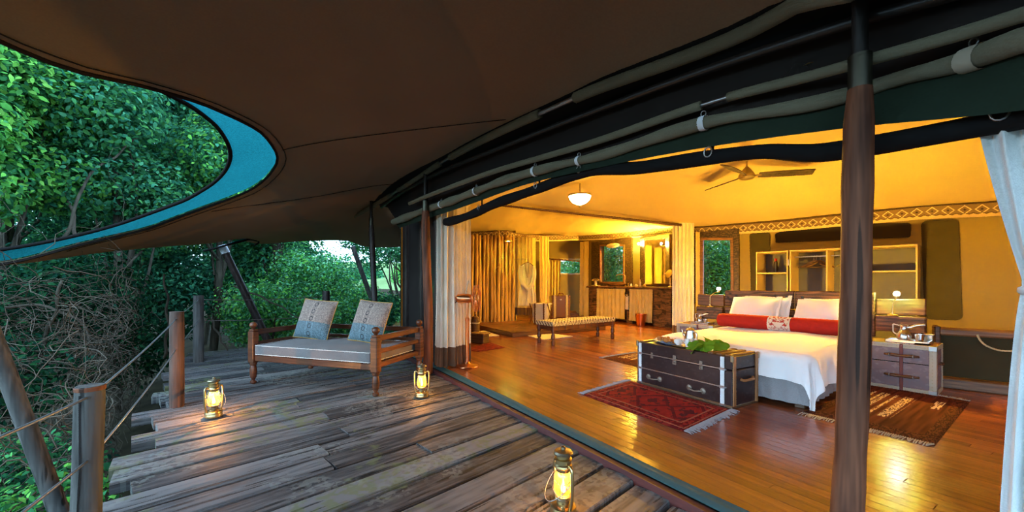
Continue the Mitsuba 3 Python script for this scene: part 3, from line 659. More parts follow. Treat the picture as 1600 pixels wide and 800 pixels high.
# poles
def pole(label, base, top, r0, r1, matn='pole_red', sleeve=0.0, bend=0.02, n=14):
    k = thing('tent_pole', label, 'pole', None)
    z = np.linspace(0, 1, 16); b, t_ = np.array(base, float), np.array(top, float)
    p = b + np.outer(z, t_ - b); p[:, 0] += bend * np.sin(z * 5) * .5; p[:, 1] += bend * np.cos(z * 4) * .3
    r = (r0 + (r1 - r0) * z) * (1 + .03 * np.sin(z * 17) + .02 * np.sin(z * 41))
    r[-1] *= .86
    add('log', tube(p, r, n), matn, k, smooth=40)
    if sleeve:
        q = p[-1]; add('metal_sleeve', lathe([(r1 * .8, -.02), (r1 * .8, sleeve * .9), (r1 * .82, sleeve * .9), (r1 * .82, sleeve)], 18, q), 'sleeve_metal', k, label='metal sleeve', smooth=40)
        add('upper_tube', lathe([(r1 * .55, 0), (r1 * .55, .62)], 14, q), 'black_metal', k, label='dark upper tube', smooth=40)
    return k
YB = 1.70
pole('thick red brown log pole with a metal sleeve on top, in front of the bed', ground(1318, 921), look(1346, 140, 1.545), .053, .0465, sleeve=.13)
pole('slim red brown log post beside the left curtain of the tent', ground(668, 584), look(667, 330, 5.22), .062, .055, sleeve=.13, bend=.03)
pole('thin dark pole behind the daybed holding up the far canopy', (-2.30, 6.75, 0), look(580, 352, 6.75), .050, .046, 'pole_dark', sleeve=.12, bend=.0)
def slant(label, a, b, r0, r1, matn, cap=False):
    k = thing('slanted_pole', label, 'pole')
    z = np.linspace(0, 1, 10); p = np.asarray(a) + np.outer(z, np.asarray(b) - np.asarray(a))
    add('shaft', tube(p, r0 + (r1 - r0) * z, 12), matn, k, smooth=40)
    if cap:
        d = (p[-1] - p[0]) / np.linalg.norm(p[-1] - p[0]); add('cap', tube([p[-1] - d * .02, p[-1] + d * .14], r1 * 1.15, 12), 'white_paint', k, label='pale metal cap', smooth=40)
slant('dark slanted pole with a pale cap under the far canopy corner left of the daybed', look(432, 560, 8.0), look(352, 394, 7.45), .075, .062, 'pole_dark', True)
slant('grey slanted pole behind the daybed leaning up to the far canopy edge', look(592, 500, 9.9), look(551, 385, 9.3), .06, .05, 'post_grey')
slant('thick grey slanted log pole at the left edge below the deck rail', look(112, 850, 2.55), look(-36, 462, 2.35), .047, .042, 'post_grey')

# railing
posts = []
def rail_post(base, h, r, label, cap=False, dark=False, brown=False):
    k = thing('railing_post', label, 'railing post', None)
    b = np.array(base, float); b[2] = -.9; z = np.linspace(0, 1, 14); top = np.array([base[0], base[1], h])
    p = b + np.outer(z, top - b)
    if cap: p[:, 0] -= .05 * (1 - z)
    add('log', tube(p, r * (1.06 - .06 * z) * (1 + .015 * np.sin(z * 23)), 18), 'pole_dark' if dark else 'post_brown' if brown else 'post_grey', k, smooth=40)
    if cap:
        add('rim_band', lathe([(r * 1.04, -.016), (r * 1.06, 0), (r * 1.0, .004)], 20, top), 'pole_red', k, label='rust brown rim', smooth=30); add('top_face', lathe([(r * .97, .002), (r * .96, .0065), (r * .5, .0085), (0, .008)], 20, top), 'post_grey', k, label='weathered grey top', smooth=40)
        crack = [p[-1] + [.006, -r * .99, -.03], p[-4] + [.02, -r * 1.0, 0], p[-7] + [.012, -r * 1.02, 0]]
        add('crack', tube(crack, .0045, 4), 'black_metal', k, label='dark crack', smooth=False)
    posts.append(top); return k
rail_post((-2.02, 1.90, 0), .70, .053, 'nearest grey log railing post with a rust brown rim, cables through it', True)
rail_post((-3.26, 3.86, 0), .915, .058, 'reddish grey railing post standing by the lit lantern at the deck edge', brown=True)
rail_post((-4.74, 6.00, 0), 1.0, .066, 'far grey railing post at the corner of the deck')
rail_post((-3.42, 7.30, 0), 1.04, .065, 'dark railing post behind the daybed between the two cushions', dark=True)
rail_post((-.95, .2, 0), .9, .053, 'grey railing post beside the camera')
def cable(a, b, sag, label):
    z = np.linspace(0, 1, 14); p = np.asarray(a) + np.outer(z, np.asarray(b) - np.asarray(a)); p[:, 2] -= sag * 4 * z * (1 - z)
    add('railing_cable', tube(p, .0062, 6), 'steel', label=label, cat='cable', smooth=True)
P0, P1, P2, P3, PN = posts
def lev(p, z): return np.array([p[0], p[1], z])
cable(lev(P0, .655), lev(P1, .85), .02, 'upper steel cable from the nearest railing post to the post by the lantern')
cable(lev(P0, .355), lev(P1, .555), .02, 'lower steel cable from the nearest railing post to the post by the lantern')
cable(lev(PN, .83), lev(P0, .655), .01, 'upper steel cable at the left edge of the photo')
cable(lev(PN, .55), lev(P0, .355), .01, 'lower steel cable at the left edge of the photo')
cable(lev(P1, .86), lev(P2, .94), .01, 'upper steel cable between the lantern post and the far corner post')
cable(lev(P1, .56), lev(P2, .62), .01, 'lower steel cable between the lantern post and the far corner post')
cable(lev(P2, .94), lev(P3, .94), .03, 'upper steel cable from the corner post along the back of the deck')
cable(lev(P2, .62), lev(P3, .60), .03, 'lower steel cable from the corner post along the back of the deck')

# dark mesh front wall left of the slim post
FW = frame(tn(-6.95, C0), 32.0)
fwk = struct('wall_front')
xr = 6.95 - 5.18
add('mesh_panel', box(0, xr - .08, .02, .03, .02, 2.55), 'dark_canvas', fwk, xf=FW)
for x0, w in ((xr - .12, .06), (xr - .75, .09), (xr - 1.5, .09)): add('edge_batten', box(x0, x0 + w, -.03, .05, .0, 2.5), 'pole_dark', fwk, xf=FW)
g = tm([[xr - .66, -.0, .15], [xr - .12, -.0, .15], [xr - .12, .0, 2.3], [xr - .66, .0, 2.3]], [[0, 1, 2], [0, 2, 3]])
add('clear_pane', g, 'thin_glass', fwk, smooth=False, xf=FW)
# ================================================================== on the deck
def turned(r, z0, z1, seq): return [(r * a, z0 + (z1 - z0) * b) for b, a in seq]
def daybed():
    F0 = frame((-3.07, 4.71, 0), 72.0); W, D = 1.72, .86
    k = thing('daybed', 'carved teak daybed with turned legs and rail arms on the deck', 'daybed')
    pw = .042
    for i, (x, y, dark) in enumerate(((0, 0, 0), (W, 0, 0), (0, D, 1), (W, D, 0))):
        l = add('leg', join([box(x - pw, x + pw, y - pw, y + pw, .25, .62, .008),
            lathe(turned(.040, 0, .25, [(0, .62), (.05, .85), (.12, .85), (.16, .45), (.22, .5), (.3, .8), (.55, 1.0), (.78, .85), (.86, .7), (.9, .95), (1, 1.0)]), 16, (x, y, 0)),
            box(x - pw * .8, x + pw * .8, y - pw * .8, y + pw * .8, .62, .645, .01)]), 'teak', k, xf=F0)
        add('knob', lathe([(.012, .64), (.02, .65), (.022, .658), (.036, .672), (.043, .69), (.038, .712), (.022, .726), (0, .73)], 16, (x, y, 0)), 'teak', l, xf=F0)
    add('front_rail', box(pw, W - pw, -.02, .02, .27, .345, .006), 'teak', k, xf=F0)
    add('back_rail', box(pw, W - pw, D - .02, D + .02, .27, .345, .006), 'teak', k, xf=F0)
    for x in (0, W):
        for z0, z1 in ((.575, .635), (.44, .49), (.29, .345)): add('arm_rail', box(x - .016, x + .016, pw, D - pw, z0, z1, .006), 'teak', k, xf=F0)
    for z0, z1 in ((.575, .635), (.46, .50)): add('back_slat', box(pw, W - pw, D - .016, D + .016, z0, z1, .006), 'teak', k, xf=F0)
    for i in range(9): add('seat_slat', box(.05, W - .05, .06 + i * .087, .12 + i * .087, .325, .345, .004), 'teak', k, xf=F0)
    # mattress
    x0, x1, y0, y1, z0, z1 = .055, W - .05, -.035, D - .05, .346, .462
    pts = []
    b = trimesh.creation.box((x1 - x0, y1 - y0, z1 - z0)); b = b.subdivide().subdivide().subdivide().subdivide()
    v = np.asarray(b.vertices); h = np.array([(x1 - x0) / 2, (y1 - y0) / 2, (z1 - z0) / 2]); r = .022
    q = np.clip(v, -h + r, h - r); d = v - q; dn = np.linalg.norm(d, axis=1, keepdims=True); v = np.where(dn > 1e-9, q + d / np.maximum(dn, 1e-9) * np.minimum(dn, r), v)
    u = v / h; v[:, 2] += np.where(v[:, 2] > 0, .016 * (1 - u[:, 0] ** 4) * (1 - u[:, 1] ** 4), 0) + .004 * np.sin(v[:, 0] * 9) * (v[:, 2] > 0)
    v += [(x0 + x1) / 2, (y0 + y1) / 2, (z0 + z1) / 2]
    mt = add('daybed_mattress', tm(v, b.faces), 'seat_fabric', None, label='grey brown box mattress with pale piping on the teak daybed', cat='mattress', smooth=True, xf=F0)
    for z in (z1 - .006, z0 + .008):
        pp = [(x0 + .02, y0), (x1 - .02, y0), (x1, y0 + .02), (x1, y1 - .02), (x1 - .02, y1), (x0 + .02, y1), (x0, y1 - .02), (x0, y0 + .02)]
        dense = np.vstack([np.linspace(a, b_, 8, endpoint=False) for a, b_ in zip(pp, pp[1:] + pp[:1])])
        add('piping', tube([[a, b_, z] for a, b_ in dense], .0055, 6, closed=True), 'piping', mt, label='pale piping', smooth=True, xf=F0)
    for x, y, lab, rz in ((.37, .57, 'grey and blue woven throw cushion at the left on the daybed', 4), (1.23, .54, 'grey and blue woven throw cushion at the right on the daybed', -5)):
        m, uv = cushion(.52, .52, .17, 26, .04)
        X = F0 @ shift(x, y, .475 + .262 * math.cos(math.radians(20))) @ rot([0, 0, 1], rz) @ rot([1, 0, 0], -20) @ rot([0, 1, 0], 4)
        k2 = thing('throw_cushion', lab, 'cushion', 'throw cushions on the daybed')
        n = len(m.vertices) // 2; f = np.asarray(m.faces)
        add('front_cover', tm(m.vertices[:n], f[:len(f) // 2]), 'throw_weave', k2, smooth=True, uv=uv[:n], xf=X)
        add('back_cover', tm(m.vertices[n:], f[len(f) // 2:] - n), 'ochre', k2, label='ochre back', smooth=True, xf=X)
        t_ = np.linspace(-1, 1, 12, endpoint=False); sq = [(a, -1) for a in t_] + [(1, a) for a in t_] + [(-a, 1) for a in t_] + [(-1, -a) for a in t_]
        add('edge_piping', tube([[a * .26 * (1 - .04 * (1 - b_ * b_)), 0, b_ * .26 * (1 - .04 * (1 - a * a))] for a, b_ in sq], .006, 5, closed=True), 'ochre', k2, smooth=True, xf=X)
daybed()

def flame_emit(c, s, w=2.0): return {'type': 'area', 'radiance': rgb(np.array(c) * s), 'sampling_weight': w}
def lantern(p, rz, label, power):
    k = thing('hurricane_lantern', label, 'lantern', 'lit lanterns on the deck'); X = shift(*p) @ rot([0, 0, 1], rz)
    add('fuel_tank', lathe([(.058, 0), (.066, .004), (.068, .012), (.066, .02), (.064, .034), (.068, .04), (.066, .05), (.055, .058), (.034, .063), (.03, .066)], 28), 'brass', k, smooth=35, xf=X)
    bn = add('burner', lathe([(.030, .062), (.034, .07), (.034, .085), (.028, .092), (.040, .097), (.042, .103), (.02, .107), (.010, .118)], 24), 'old_brass', k, smooth=35, xf=X)
    add('filler_cap', lathe([(.011, .052), (.012, .066), (.009, .07)], 12, (.04, -.03, 0)), 'brass', k, smooth=35, xf=X)
    add('glass_globe', lathe([(.036, .104), (.046, .118), (.051, .140), (.048, .168), (.040, .205), (.034, .232)], 28), 'thin_glass', k, label='clear glass globe', smooth=True, xf=X)
    add('added_glow_film', lathe([(.035, .106), (.045, .120), (.0496, .140), (.0465, .168), (.0388, .205), (.033, .23)], 28), 'soot', k, label='amber film added inside the glass to make it glow', smooth=True, xf=X)  # made-up film that catches the flame and gives the globe its glow
    add('flame', lathe([(.005, .114), (.011, .122), (.013, .132), (.0105, .146), (.006, .164), (.001, .186)], 12), 'black_metal', k, label='bright yellow flame', smooth=True, xf=X, emitter=flame_emit((1, .36, .025), 40.0, 0.5))
    scene['light_of_' + k] = {'type': 'point', 'position': [float(q) for q in (X @ np.array([0, 0, .194, 1]))[:3]], 'intensity': rgb(np.array((1, .40, .07)) * power), 'sampling_weight': 2.0}   # the flame's light
    add('chimney', join([lathe([(.034, .228), (.036, .236), (.036, .246)], 24), lathe([(.044, .246), (.048, .252), (.046, .262), (.040, .268), (.040, .282), (.046, .286), (.046, .292), (.036, .297), (.036, .312)], 28)]), 'brass', k, smooth=30, xf=X)
    add('cap', lathe([(.040, .312), (.050, .316), (.051, .322), (.044, .331), (.022, .337), (.012, .339), (.012, .350), (.004, .355)], 28), 'old_brass', k, label='domed vent cap', smooth=35, xf=X)
    for s in (-1, 1):
        pts = smooth_curve([(s * .046, 0, .262), (s * .066, 0, .268), (s * .075, 0, .25), (s * .078, 0, .19), (s * .074, 0, .11), (s * .062, 0, .06), (s * .052, 0, .045)], 26)
        add('side_tube', tube(pts, .0085, 9), 'brass', k, smooth=True, xf=X)
    for z, r in ((.128, .054), (.185, .050)):
        a = np.linspace(0, 2 * np.pi, 32, endpoint=False); add('guard_wire', tube(np.column_stack([r * np.cos(a), r * np.sin(a), z + 0.012 * np.sin(2 * a)]), .0016, 5, closed=True), 'steel', k, smooth=True, xf=X)
    for a in (.6, 2.5, 3.7, 5.6):
        add('guard_wire', tube(smooth_curve([(.036 * math.cos(a), .036 * math.sin(a), .098), (.056 * math.cos(a), .056 * math.sin(a), .125), (.050 * math.cos(a), .050 * math.sin(a), .19), (.040 * math.cos(a), .04 * math.sin(a), .232)], 12), .0016, 5), 'steel', k, smooth=True, xf=X)
    a = np.linspace(0, np.pi, 20); b = np.column_stack([.079 * np.cos(a), -.10 * np.sin(a), .2 - .10 * np.sin(a)])
    add('bail_handle', tube(b, .002, 5), 'steel', k, smooth=True, xf=X)
LP = 1.05
lantern(ground(334, 651), 70, 'lit brass hurricane lantern at the left by the railing post', LP)
lantern(ground(659, 620), 5, 'lit brass hurricane lantern beside the slim red brown post', LP * .5)
lantern(look(880, 806, 2.05) * [1, 1, 0], -62, 'lit brass hurricane lantern in the foreground beside the sill', LP * .3)

# ================================================================== curtains
def curtain(name, label, path, z0, z1, folds, amp, matn, hem=0.0, hem_mat='brown_hem', pinch=None, cat='curtain', group=None, seed=0, nv=26, flare=0.0):
    """path: plan polyline (x, y) of the hanging line."""
    p = smooth_curve(np.array([[*q, 0] for q in path], float), 8 * folds + 1)[:, :2]; k = len(p); r = np.random.default_rng(seed)
    t_ = np.gradient(p, axis=0); t_ /= np.linalg.norm(t_, axis=1, keepdims=True); nn = np.column_stack([t_[:, 1], -t_[:, 0]]); c0 = p.mean(0)
    ph = r.uniform(-.5, .5, folds + 2); am = r.uniform(.6, 1.25, folds + 2)
    def pos(i, v):                                       # v: 0 at the bottom
        s = np.asarray(i) / (k - 1) * folds; j = np.floor(s).astype(int)
        w = np.cos(2 * np.pi * (s + .25 * np.interp(s, np.arange(folds + 2), ph))) * np.interp(s, np.arange(folds + 2), am)
        w2 = .35 * np.cos(2 * np.pi * (s * 1.7 + 3 * v * .2 + seed))
        off = amp * (.65 + .5 * (1 - v)) * (w + w2 * (1 - v))
        q = p[i] + nn[i] * off[..., None]
        if pinch is not None:
            zc, wd, side = pinch; f = 1 - wd * np.exp(-((v - zc) / .17) ** 2) - flare * 0
            anchor = p[int((k - 1) * side)]
            q = anchor + (q - anchor) * f[..., None]
        return q
    def part(va, vb, n):
        def fn(u, v):
            i = np.rint(u * (k - 1)).astype(int); vv = va + (vb - va) * v; q = pos(i, vv)
            return q[..., 0], q[..., 1], z0 + (z1 - z0) * vv
        return sheet(fn, k - 1, n)[0]
    if hem:
        kk = thing(name, label, cat, group); h = hem / (z1 - z0)
        add('cloth', part(h, 1, nv), matn, kk, smooth=True); add('hem', part(0, h, 4), hem_mat, kk, label='brown hem band', smooth=True)
    else:
        kk = add(name, part(0, 1, nv), matn, None, label=label, cat=cat, group=group, smooth=True)
    return kk
g1, g2 = ground(683, 571, FL), ground(731, 560, FL)
curtain('curtain', 'long cream curtain with a brown hem at the left end of the tent front', [(-1.02, 5.48), (-.92, 5.32), (-.78, 5.42), (-.70, 5.60), (-.60, 5.72)], FL + .012, 2.30, 9, .038, 'curtain', hem=.26, seed=3)
# tied white curtain at the right
def tied():
    k = thing('curtain', 'white curtain gathered with a tie at the right edge of the tent opening', 'curtain')
    fa = frame((2.36, 1.96, 0), 32.0)
    # the curtain hangs along the opening, from near the pole towards the right; its left edge is drawn back to the tie
    topL, topR = np.array([1.90, 1.30]), np.array([2.75, .62])
    n, folds, nv = 121, 10, 60
    zt, zb, ztie = 1.93, .055, 1.19
    def fn(u, v):
        z = zb + (zt - zb) * v
        f = np.where(z > ztie, np.clip((z - ztie) / (zt - ztie), 0, 1), 0)
        g = np.where(z < ztie, np.clip((ztie - z) / (ztie - zb), 0, 1), 0)
        sl = .118 * (1 - f) ** 1.3 * (g < 1e-9) + (.118 - .065 * g ** .6) * (g > 1e-9)
        left = np.stack([1.628 + .53 * sl, 1.412 - .848 * sl], -1)
        wd = .30 + .70 * f + .16 * g
        ph = u * folds * 2 * np.pi
        ampl = .016 + .020 * f + .016 * g
        o = ampl * (np.sin(ph + .6 * np.sin(3 * v)) + .45 * np.sin(1.7 * ph + 2 + 2 * v))
        q = left + u[..., None] * wd[..., None] * np.array([.53, -.848]) + o[..., None] * np.array([.848, .53])
        return q[..., 0], q[..., 1], z + 0 * u
    m, _ = sheet(fn, n - 1, nv); add('cloth', m, 'curtain_white', k, smooth=True)
    a = np.linspace(0, 2 * np.pi, 24, endpoint=False)
    add('tie', tube([np.array([1.785, 1.17, ztie]) + .17 * math.cos(t_) * np.array([.53, -.848, .10]) + .045 * math.sin(t_) * np.array([.848, .53, 0]) for t_ in a], .016, 7, closed=True), 'curtain_white', k, label='cloth tie', smooth=True)
tied()
qc = [look(1051, 480, 7.95), look(1067, 480, 7.80), look(1084, 480, 7.74)]
curtain('curtain', 'tall beige curtain with a brown hem around the inner post beside the wash stand', [q[:2] for q in qc], FL + .01, 2.42, 6, .022, 'curtain', hem=.28, seed=5)
qc = [look(1086, 480, 7.85), look(1093, 480, 7.9)]
curtain('curtain', 'narrow yellowish curtain beside the back wall window', [q[:2] for q in qc], FL + .1, 2.2, 2, .012, 'cream_canvas', seed=6)
qc = [look(804, 480, 11.0), look(820, 480, 10.85), look(836, 480, 11.1)]
curtain('curtain', 'cream shower curtain behind the hanging bathrobe', [q[:2] for q in qc], .30, 2.44, 6, .045, 'curtain_gold', hem=.2, seed=7)
qc = [look(842, 480, 11.2), look(857, 480, 11.5)]
curtain('curtain', 'narrow cream curtain right of the hanging bathrobe', [q[:2] for q in qc], .20, 2.52, 3, .05, 'curtain_gold', seed=8)
qc = [look(907, 480, 13.0), look(921, 480, 12.7)]
curtain('curtain', 'plain tan curtain left of the wash stand', [q[:2] for q in qc], .1, 2.52, 2, .04, 'curtain_gold', seed=9)
qc = [look(858, 480, 14.3), look(876, 480, 14.2)]
curtain('curtain', 'short cream curtain behind the upright suitcase', [q[:2] for q in qc], .7, 2.02, 4, .04, 'curtain_gold', seed=10)
add('curtain_rod', tube([look(854, 404, 14.1), look(908, 408.5, 13.9)], .02, 8), 'brown_leather', None, label='dark wooden rod above the small slit window', cat='curtain rod', smooth=True)
add('ceiling_beam', tube([look(774, 320, 7.2), look(1072, 352.5, 7.85)], [.018, .026], 8), 'wood_dark', None, label='long thin dark pole slanting under the tent ceiling', cat='beam', smooth=True)
pc = look(1070, 352, 7.8); add('inner_post', tube([[pc[0], pc[1] + .12, FL], [pc[0], pc[1] + .12, pc[2] + .05]], .035, 8), 'wood_dark', None, label='dark inner tent post hidden in the gathered beige curtain', cat='post', smooth=True)

# ================================================================== bathroom end
# shower platform, log screen, shower fittings
pc = ground(801, 527, .0 + FL); pa = frame((pc[0], pc[1], FL), 30.0)
plat = thing('shower_platform', 'low wooden shower platform of narrow slats in front of the log screen', 'platform')
PW, PL = 2.6, 2.1        # width along +y (into the room), length to the left/back along -x
add('front_skirt', box(-PL, .0, 0, .03, 0, .085, .006), 'wood_mid', plat, xf=pa); add('side_skirt', box(-.03, 0, 0, PW, 0, .085, .006), 'wood_mid', plat, xf=pa)
for i in range(26): add('slat', box(-PL, -.001, i * PW / 26 + .006, (i + 1) * PW / 26 - .004,   .065, .10, .004), 'teak', plat, xf=pa)
ls = thing('log_screen', 'screen of upright peeled logs behind the shower', 'log screen')
la, lb = look(732, 504, 10.3), look(802, 503, 10.75); nlog = 13
for i in range(nlog):
    t_ = i / (nlog - 1); x = la[0] + (lb[0] - la[0]) * t_ - .008 * math.sin(9.1 * i); y = la[1] + (lb[1] - la[1]) * t_ + .02 * math.sin(5.3 * i); r = .0445 + .004 * math.sin(i * 2.7)
    z = np.linspace(.152, 2.44 + .02 * math.sin(i * 4), 12); add('log', tube(np.column_stack([x + .010 * np.sin(z * 2.3 + i * 2), y + .008 * np.cos(z * 1.9 + i), z]), r * (1 + .05 * np.sin(z * 4 + i)), 10), 'log_tan', ls, smooth=40)
add('crossbar', tube([la + [-.1, .06, .0], lb + [.1, .06, 0]], .03, 8), 'log_tan', ls, smooth=40)
sh = thing('shower_fitting', 'brass shower with a riser pipe, hooped head and taps hanging before the log screen', 'shower')
Ys = 10.05
rp_ = look(780, 360, Ys); hp = look(780, 412, Ys)
add('riser_pipe', tube([rp_, hp], .012, 8), 'brass', sh, smooth=True)
a = np.linspace(-.15 * np.pi, 1.15 * np.pi, 16); cz = look(779.5, 422, Ys)
add('hoop', tube([cz + [.085 * math.cos(t_), 0, .085 * math.sin(t_)] for t_ in a], .010, 7), 'brass', sh, smooth=True)
for s in (-1, 1): e = cz + [s * .085, 0, -.055]; add('tap', join([lathe([(.012, 0), (.022, .01), (.022, .04), (.012, .05)], 10, e), lathe([(.012, -.03), (.02, -.02), (.012, 0)], 10, e)]), 'brass', sh, smooth=True)
e = look(784, 404, Ys); add('rose', lathe([(.05, 0), (.05, .012), (.015, .04), (.012, .1)], 14, e), 'brass', sh, smooth=True)
wl = thing('wall_lamp', 'small wall lamp with a metal shade at the top of the log screen', 'lamp'); e = look(794, 377, 10.1)
add('shade', lathe([(.11, 0), (.10, .02), (.035, .07), (.02, .10)], 16, e), 'brass', wl, smooth=True); add('bracket', tube([e + [0, 0, .1], e + [0, 0, .22], e + [0, .3, .22]], .01, 6), 'brass', wl, smooth=True)
add('bulb', trimesh.creation.icosphere(2, .026).apply_translation(e + [0, 0, .012]), 'black_metal', wl, label='glowing bulb', smooth=True, emitter=flame_emit(WARM, 4600 * LAMP))

# bathrobe on its hanger
rb = thing('bathrobe', 'cream bathrobe hanging with its sleeves tied in front of the shower curtain', 'bathrobe')
RB = frame(look(824, 441, 10.55), 88.0)
def robe(u, v):
    z = 1.13 * v; wv = np.interp(v, [0, .25, .55, .78, .93, 1], [.24, .22, .17, .20, .155, .05])
    x = (2 * u - 1) * wv; y = -.07 * np.cos((2 * u - 1) * 1.5) * (1 + .2 * np.sin(u * 25)) - .01 * np.sin(u * 40)
    return x, y, z - .62
m, _ = sheet(robe, 40, 30); add('body', thick(m, -.012), 'curtain', rb, smooth=True, xf=RB)
for s in (-1, 1):
    pts = smooth_curve([(s * .15, -.03, .43), (s * .185, -.05, .25), (s * .15, -.09, .02), (s * .05, -.12, -.13), (s * -.04, -.12, -.20)], 16); add('sleeve', tube(pts, [.055] * 5 + list(np.linspace(.058, .05, 11)), 10), 'curtain', rb, smooth=True, xf=RB)
    add('lapel', tube(smooth_curve([(s * .05, -.085, .50), (s * .045, -.105, .38), (s * -.01, -.115, .12)], 10), [.022] * 10, 6), 'ivory', rb, smooth=True, xf=RB)
add('hanger', tube(smooth_curve([(-.15, -.03, .44), (0, -.03, .52), (.15, -.03, .44)], 12), .012, 6), 'wood_dark', rb, label='wooden hanger', smooth=True, xf=RB)
add('hanger_hook', tube(smooth_curve([(0, -.03, .52), (0, -.03, .58), (.03, -.03, .62), (.0, -.03, .66)], 10), .005, 5), 'steel', rb, smooth=True, xf=RB)
a, b = look(806, 405, 10.8), look(826, 405, 10.7); add('robe_rail', tube([a, b], .008, 6), 'steel', None, label='thin metal rail that the bathrobe hangs from', cat='rail', smooth=True)

# folding laundry basket
lbk = thing('laundry_basket', 'folding canvas laundry basket with crossed dark legs on the shower platform', 'basket')
LB = frame(look(823, 499, 9.9) * [1, 1, 0] + [0, 0, .155], 62.0)
def bag(u, v):
    a = u * 2 * np.pi; p = 4.0; c, s = np.cos(a), np.sin(a); k = (np.abs(c) ** p + np.abs(s) ** p) ** (-1 / p)
    w = .9 + .1 * v; return .21 * k * c * w + .31, .17 * k * s * w + .20, .03 + .47 * v
m, _ = sheet(bag, 40, 8); add('canvas_bag', m, 'curtain', lbk, smooth=True, xf=LB)
add('lid', box(.09, .53, .02, .38, .49, .52, .012), 'curtain', lbk, xf=LB)
for x in (.07, .55):
    for s in (0, 1): add('leg', tube([(x, .02 + .36 * s, 0), (x, .38 - .36 * s, .52)], .014, 6), 'brown_leather', lbk, smooth=True, xf=LB)
for x in (.2, .44): add('strap', join([box(x, x + .035, -.0, .012, .0, .53, .002), box(x, x + .035, -.0, .39, .522, .53, .002)]), 'brown_leather', lbk, xf=LB)

# upright suitcase
sc = thing('suitcase', 'old upright brown suitcase with pale wooden ribs in the dressing room', 'suitcase')
SC = frame(look(862, 494, 12.6) * [1, 1, 0] + [0, 0, FL], 84.0); w, h, d = .58, .72, .3
add('body', box(0, w, 0, d, .02, h, .02), 'brown_leather', sc, xf=SC)
for x in (.06, .44): add('rib', box(x, x + .075, -.014, d, .01, h + .012, .006), 'ivory', sc, xf=SC)
for x in (0, w - .05):
    for z in (.02, h - .05): add('corner_cap', box(x - .006, x + .056, -.018, d, z - .006, z + .056, .01), 'brown_leather', sc, xf=SC)
add('handle', tube(smooth_curve([(.22, .1, h), (.23, .1, h + .07), (.36, .1, h + .07), (.37, .1, h)], 14), .014, 7), 'brown_leather', sc, smooth=True, xf=SC)
add('latch', box(w / 2 - .03, w / 2 + .03, -.02, 0, h * .8, h * .86, .004), 'old_brass', sc, xf=SC)
add('dressing_step', box(0, 1.6, 0, 1.5, 0, .12, .01), 'wood_mid', None, label='low dark wooden step of the dressing room behind the suitcase', cat='step', xf=frame((.55, 13.0, FL), 84.0))

# two cream bath mats
def matx(label, px, seed):
    k = key('bath_mat'); note(k, label, 'bath mat')
    q = [ground(a, b, FL)[:2] for a, b in px]; p = Polygon(q); m = extr(p, .012); m.vertices[:, 2] += FL + .001
    scene[k] = mikit.ply(m, 'mat_curtain')
matx('cream bath mat at the left of the shower platform', [(741, 520), (757, 517), (780, 525), (760, 526.5)], 1)
matx('cream bath mat in front of the shower platform, behind the bench', [(821, 524), (846, 520), (895, 526), (848, 531.5)], 2)

# bench with woven top
bn = thing('bench', 'low carved wooden bench with a zigzag woven cushion in the middle of the tent', 'bench')
bo = ground(864, 541, FL); BE = ground(961.5, 529, FL); ab = math.degrees(math.atan2(BE[0] - bo[0], -(BE[1] - bo[1]))) ; BF = frame((bo[0], bo[1], FL), ab); W, D = float(np.linalg.norm((BE - bo)[:2])), .48
for x in (.04, W - .04):
    for y in (.04, D - .04):
        add('leg', join([box(x - .036, x + .036, y - .036, y + .036, .27, .37, .006), lathe(turned(.038, 0, .27, [(0, .8), (.08, .95), (.3, 1.0), (.36, .7), (.42, .7), (.48, 1.05), (.7, .95), (.8, .7), (.86, .7), (.92, 1.0), (1, 1.0)]), 14, (x, y, 0))]), 'teak', bn, xf=BF)
for y in (.02, D - .05): add('apron', box(.07, W - .07, y, y + .03, .27, .355, .004), 'teak', bn, xf=BF)
for x in (.02, W - .05): add('apron', box(x, x + .03, .07, D - .07, .27, .355, .004), 'teak', bn, xf=BF)
for i in range(9): add('carved_block', box(.16 + i * (W - .32) / 8 - .008, .16 + i * (W - .32) / 8 + .008, .012, .022, .27, .35, .002), 'wood_dark', bn, xf=BF)
def pad(u, v):
    U, V = np.clip((u - .03) / .94, 0, 1), np.clip((v - .06) / .88, 0, 1); eu = np.minimum(u, 1 - u) / .03; ev = np.minimum(v, 1 - v) / .06
    e = np.clip(np.minimum(eu, ev), 0, 1); return W * U * 1.0 + .0, D * V, .355 + .075 * np.sqrt(e) + .02 * (1 - (2 * u - 1) ** 2) * (1 - (2 * v - 1) ** 2)
m, uv = sheet(pad, 70, 30); add('woven_cushion', m, 'bench_weave', bn, smooth=True, uv=uv, xf=BF)

# wash stand
WS = frame((2.62, 12.35, FL), 29.0)
x0 = wall_uv(920, 470, WS)[0]; x1 = wall_uv(1048, 470, WS)[0]; Wv = x1 - x0
WS = WS @ shift(x0, 0, 0); CT = 1.03
ws = thing('wash_stand', 'dark wooden double wash stand with a thick counter', 'wash stand')
add('counter', box(-.06, Wv + .04, -.06, .62, CT - .055, CT, .01), 'wood_slab', ws, xf=WS)
for xa, xb in ((0, wall_uv(934, 470, WS)[0]), (wall_uv(1020, 470, WS)[0], Wv)): add('side_panel', box(xa, xb, 0, .56, 0, CT - .055, .008), 'wood_slab', ws, xf=WS)
mid = .5 * Wv; add('center_post', box(wall_uv(978, 470, WS)[0], wall_uv(987, 470, WS)[0], .02, .5, 0, CT - .055, .006), 'wood_slab', ws, xf=WS)
add('bottom_shelf', box(.3, Wv - .22, .05, .56, .05, .09, .006), 'wood_dark', ws, xf=WS)
add('end_panel', box(Wv, Wv + .03, .04, .58, 0, CT - .055, .006), 'black_canvas', ws, xf=WS)
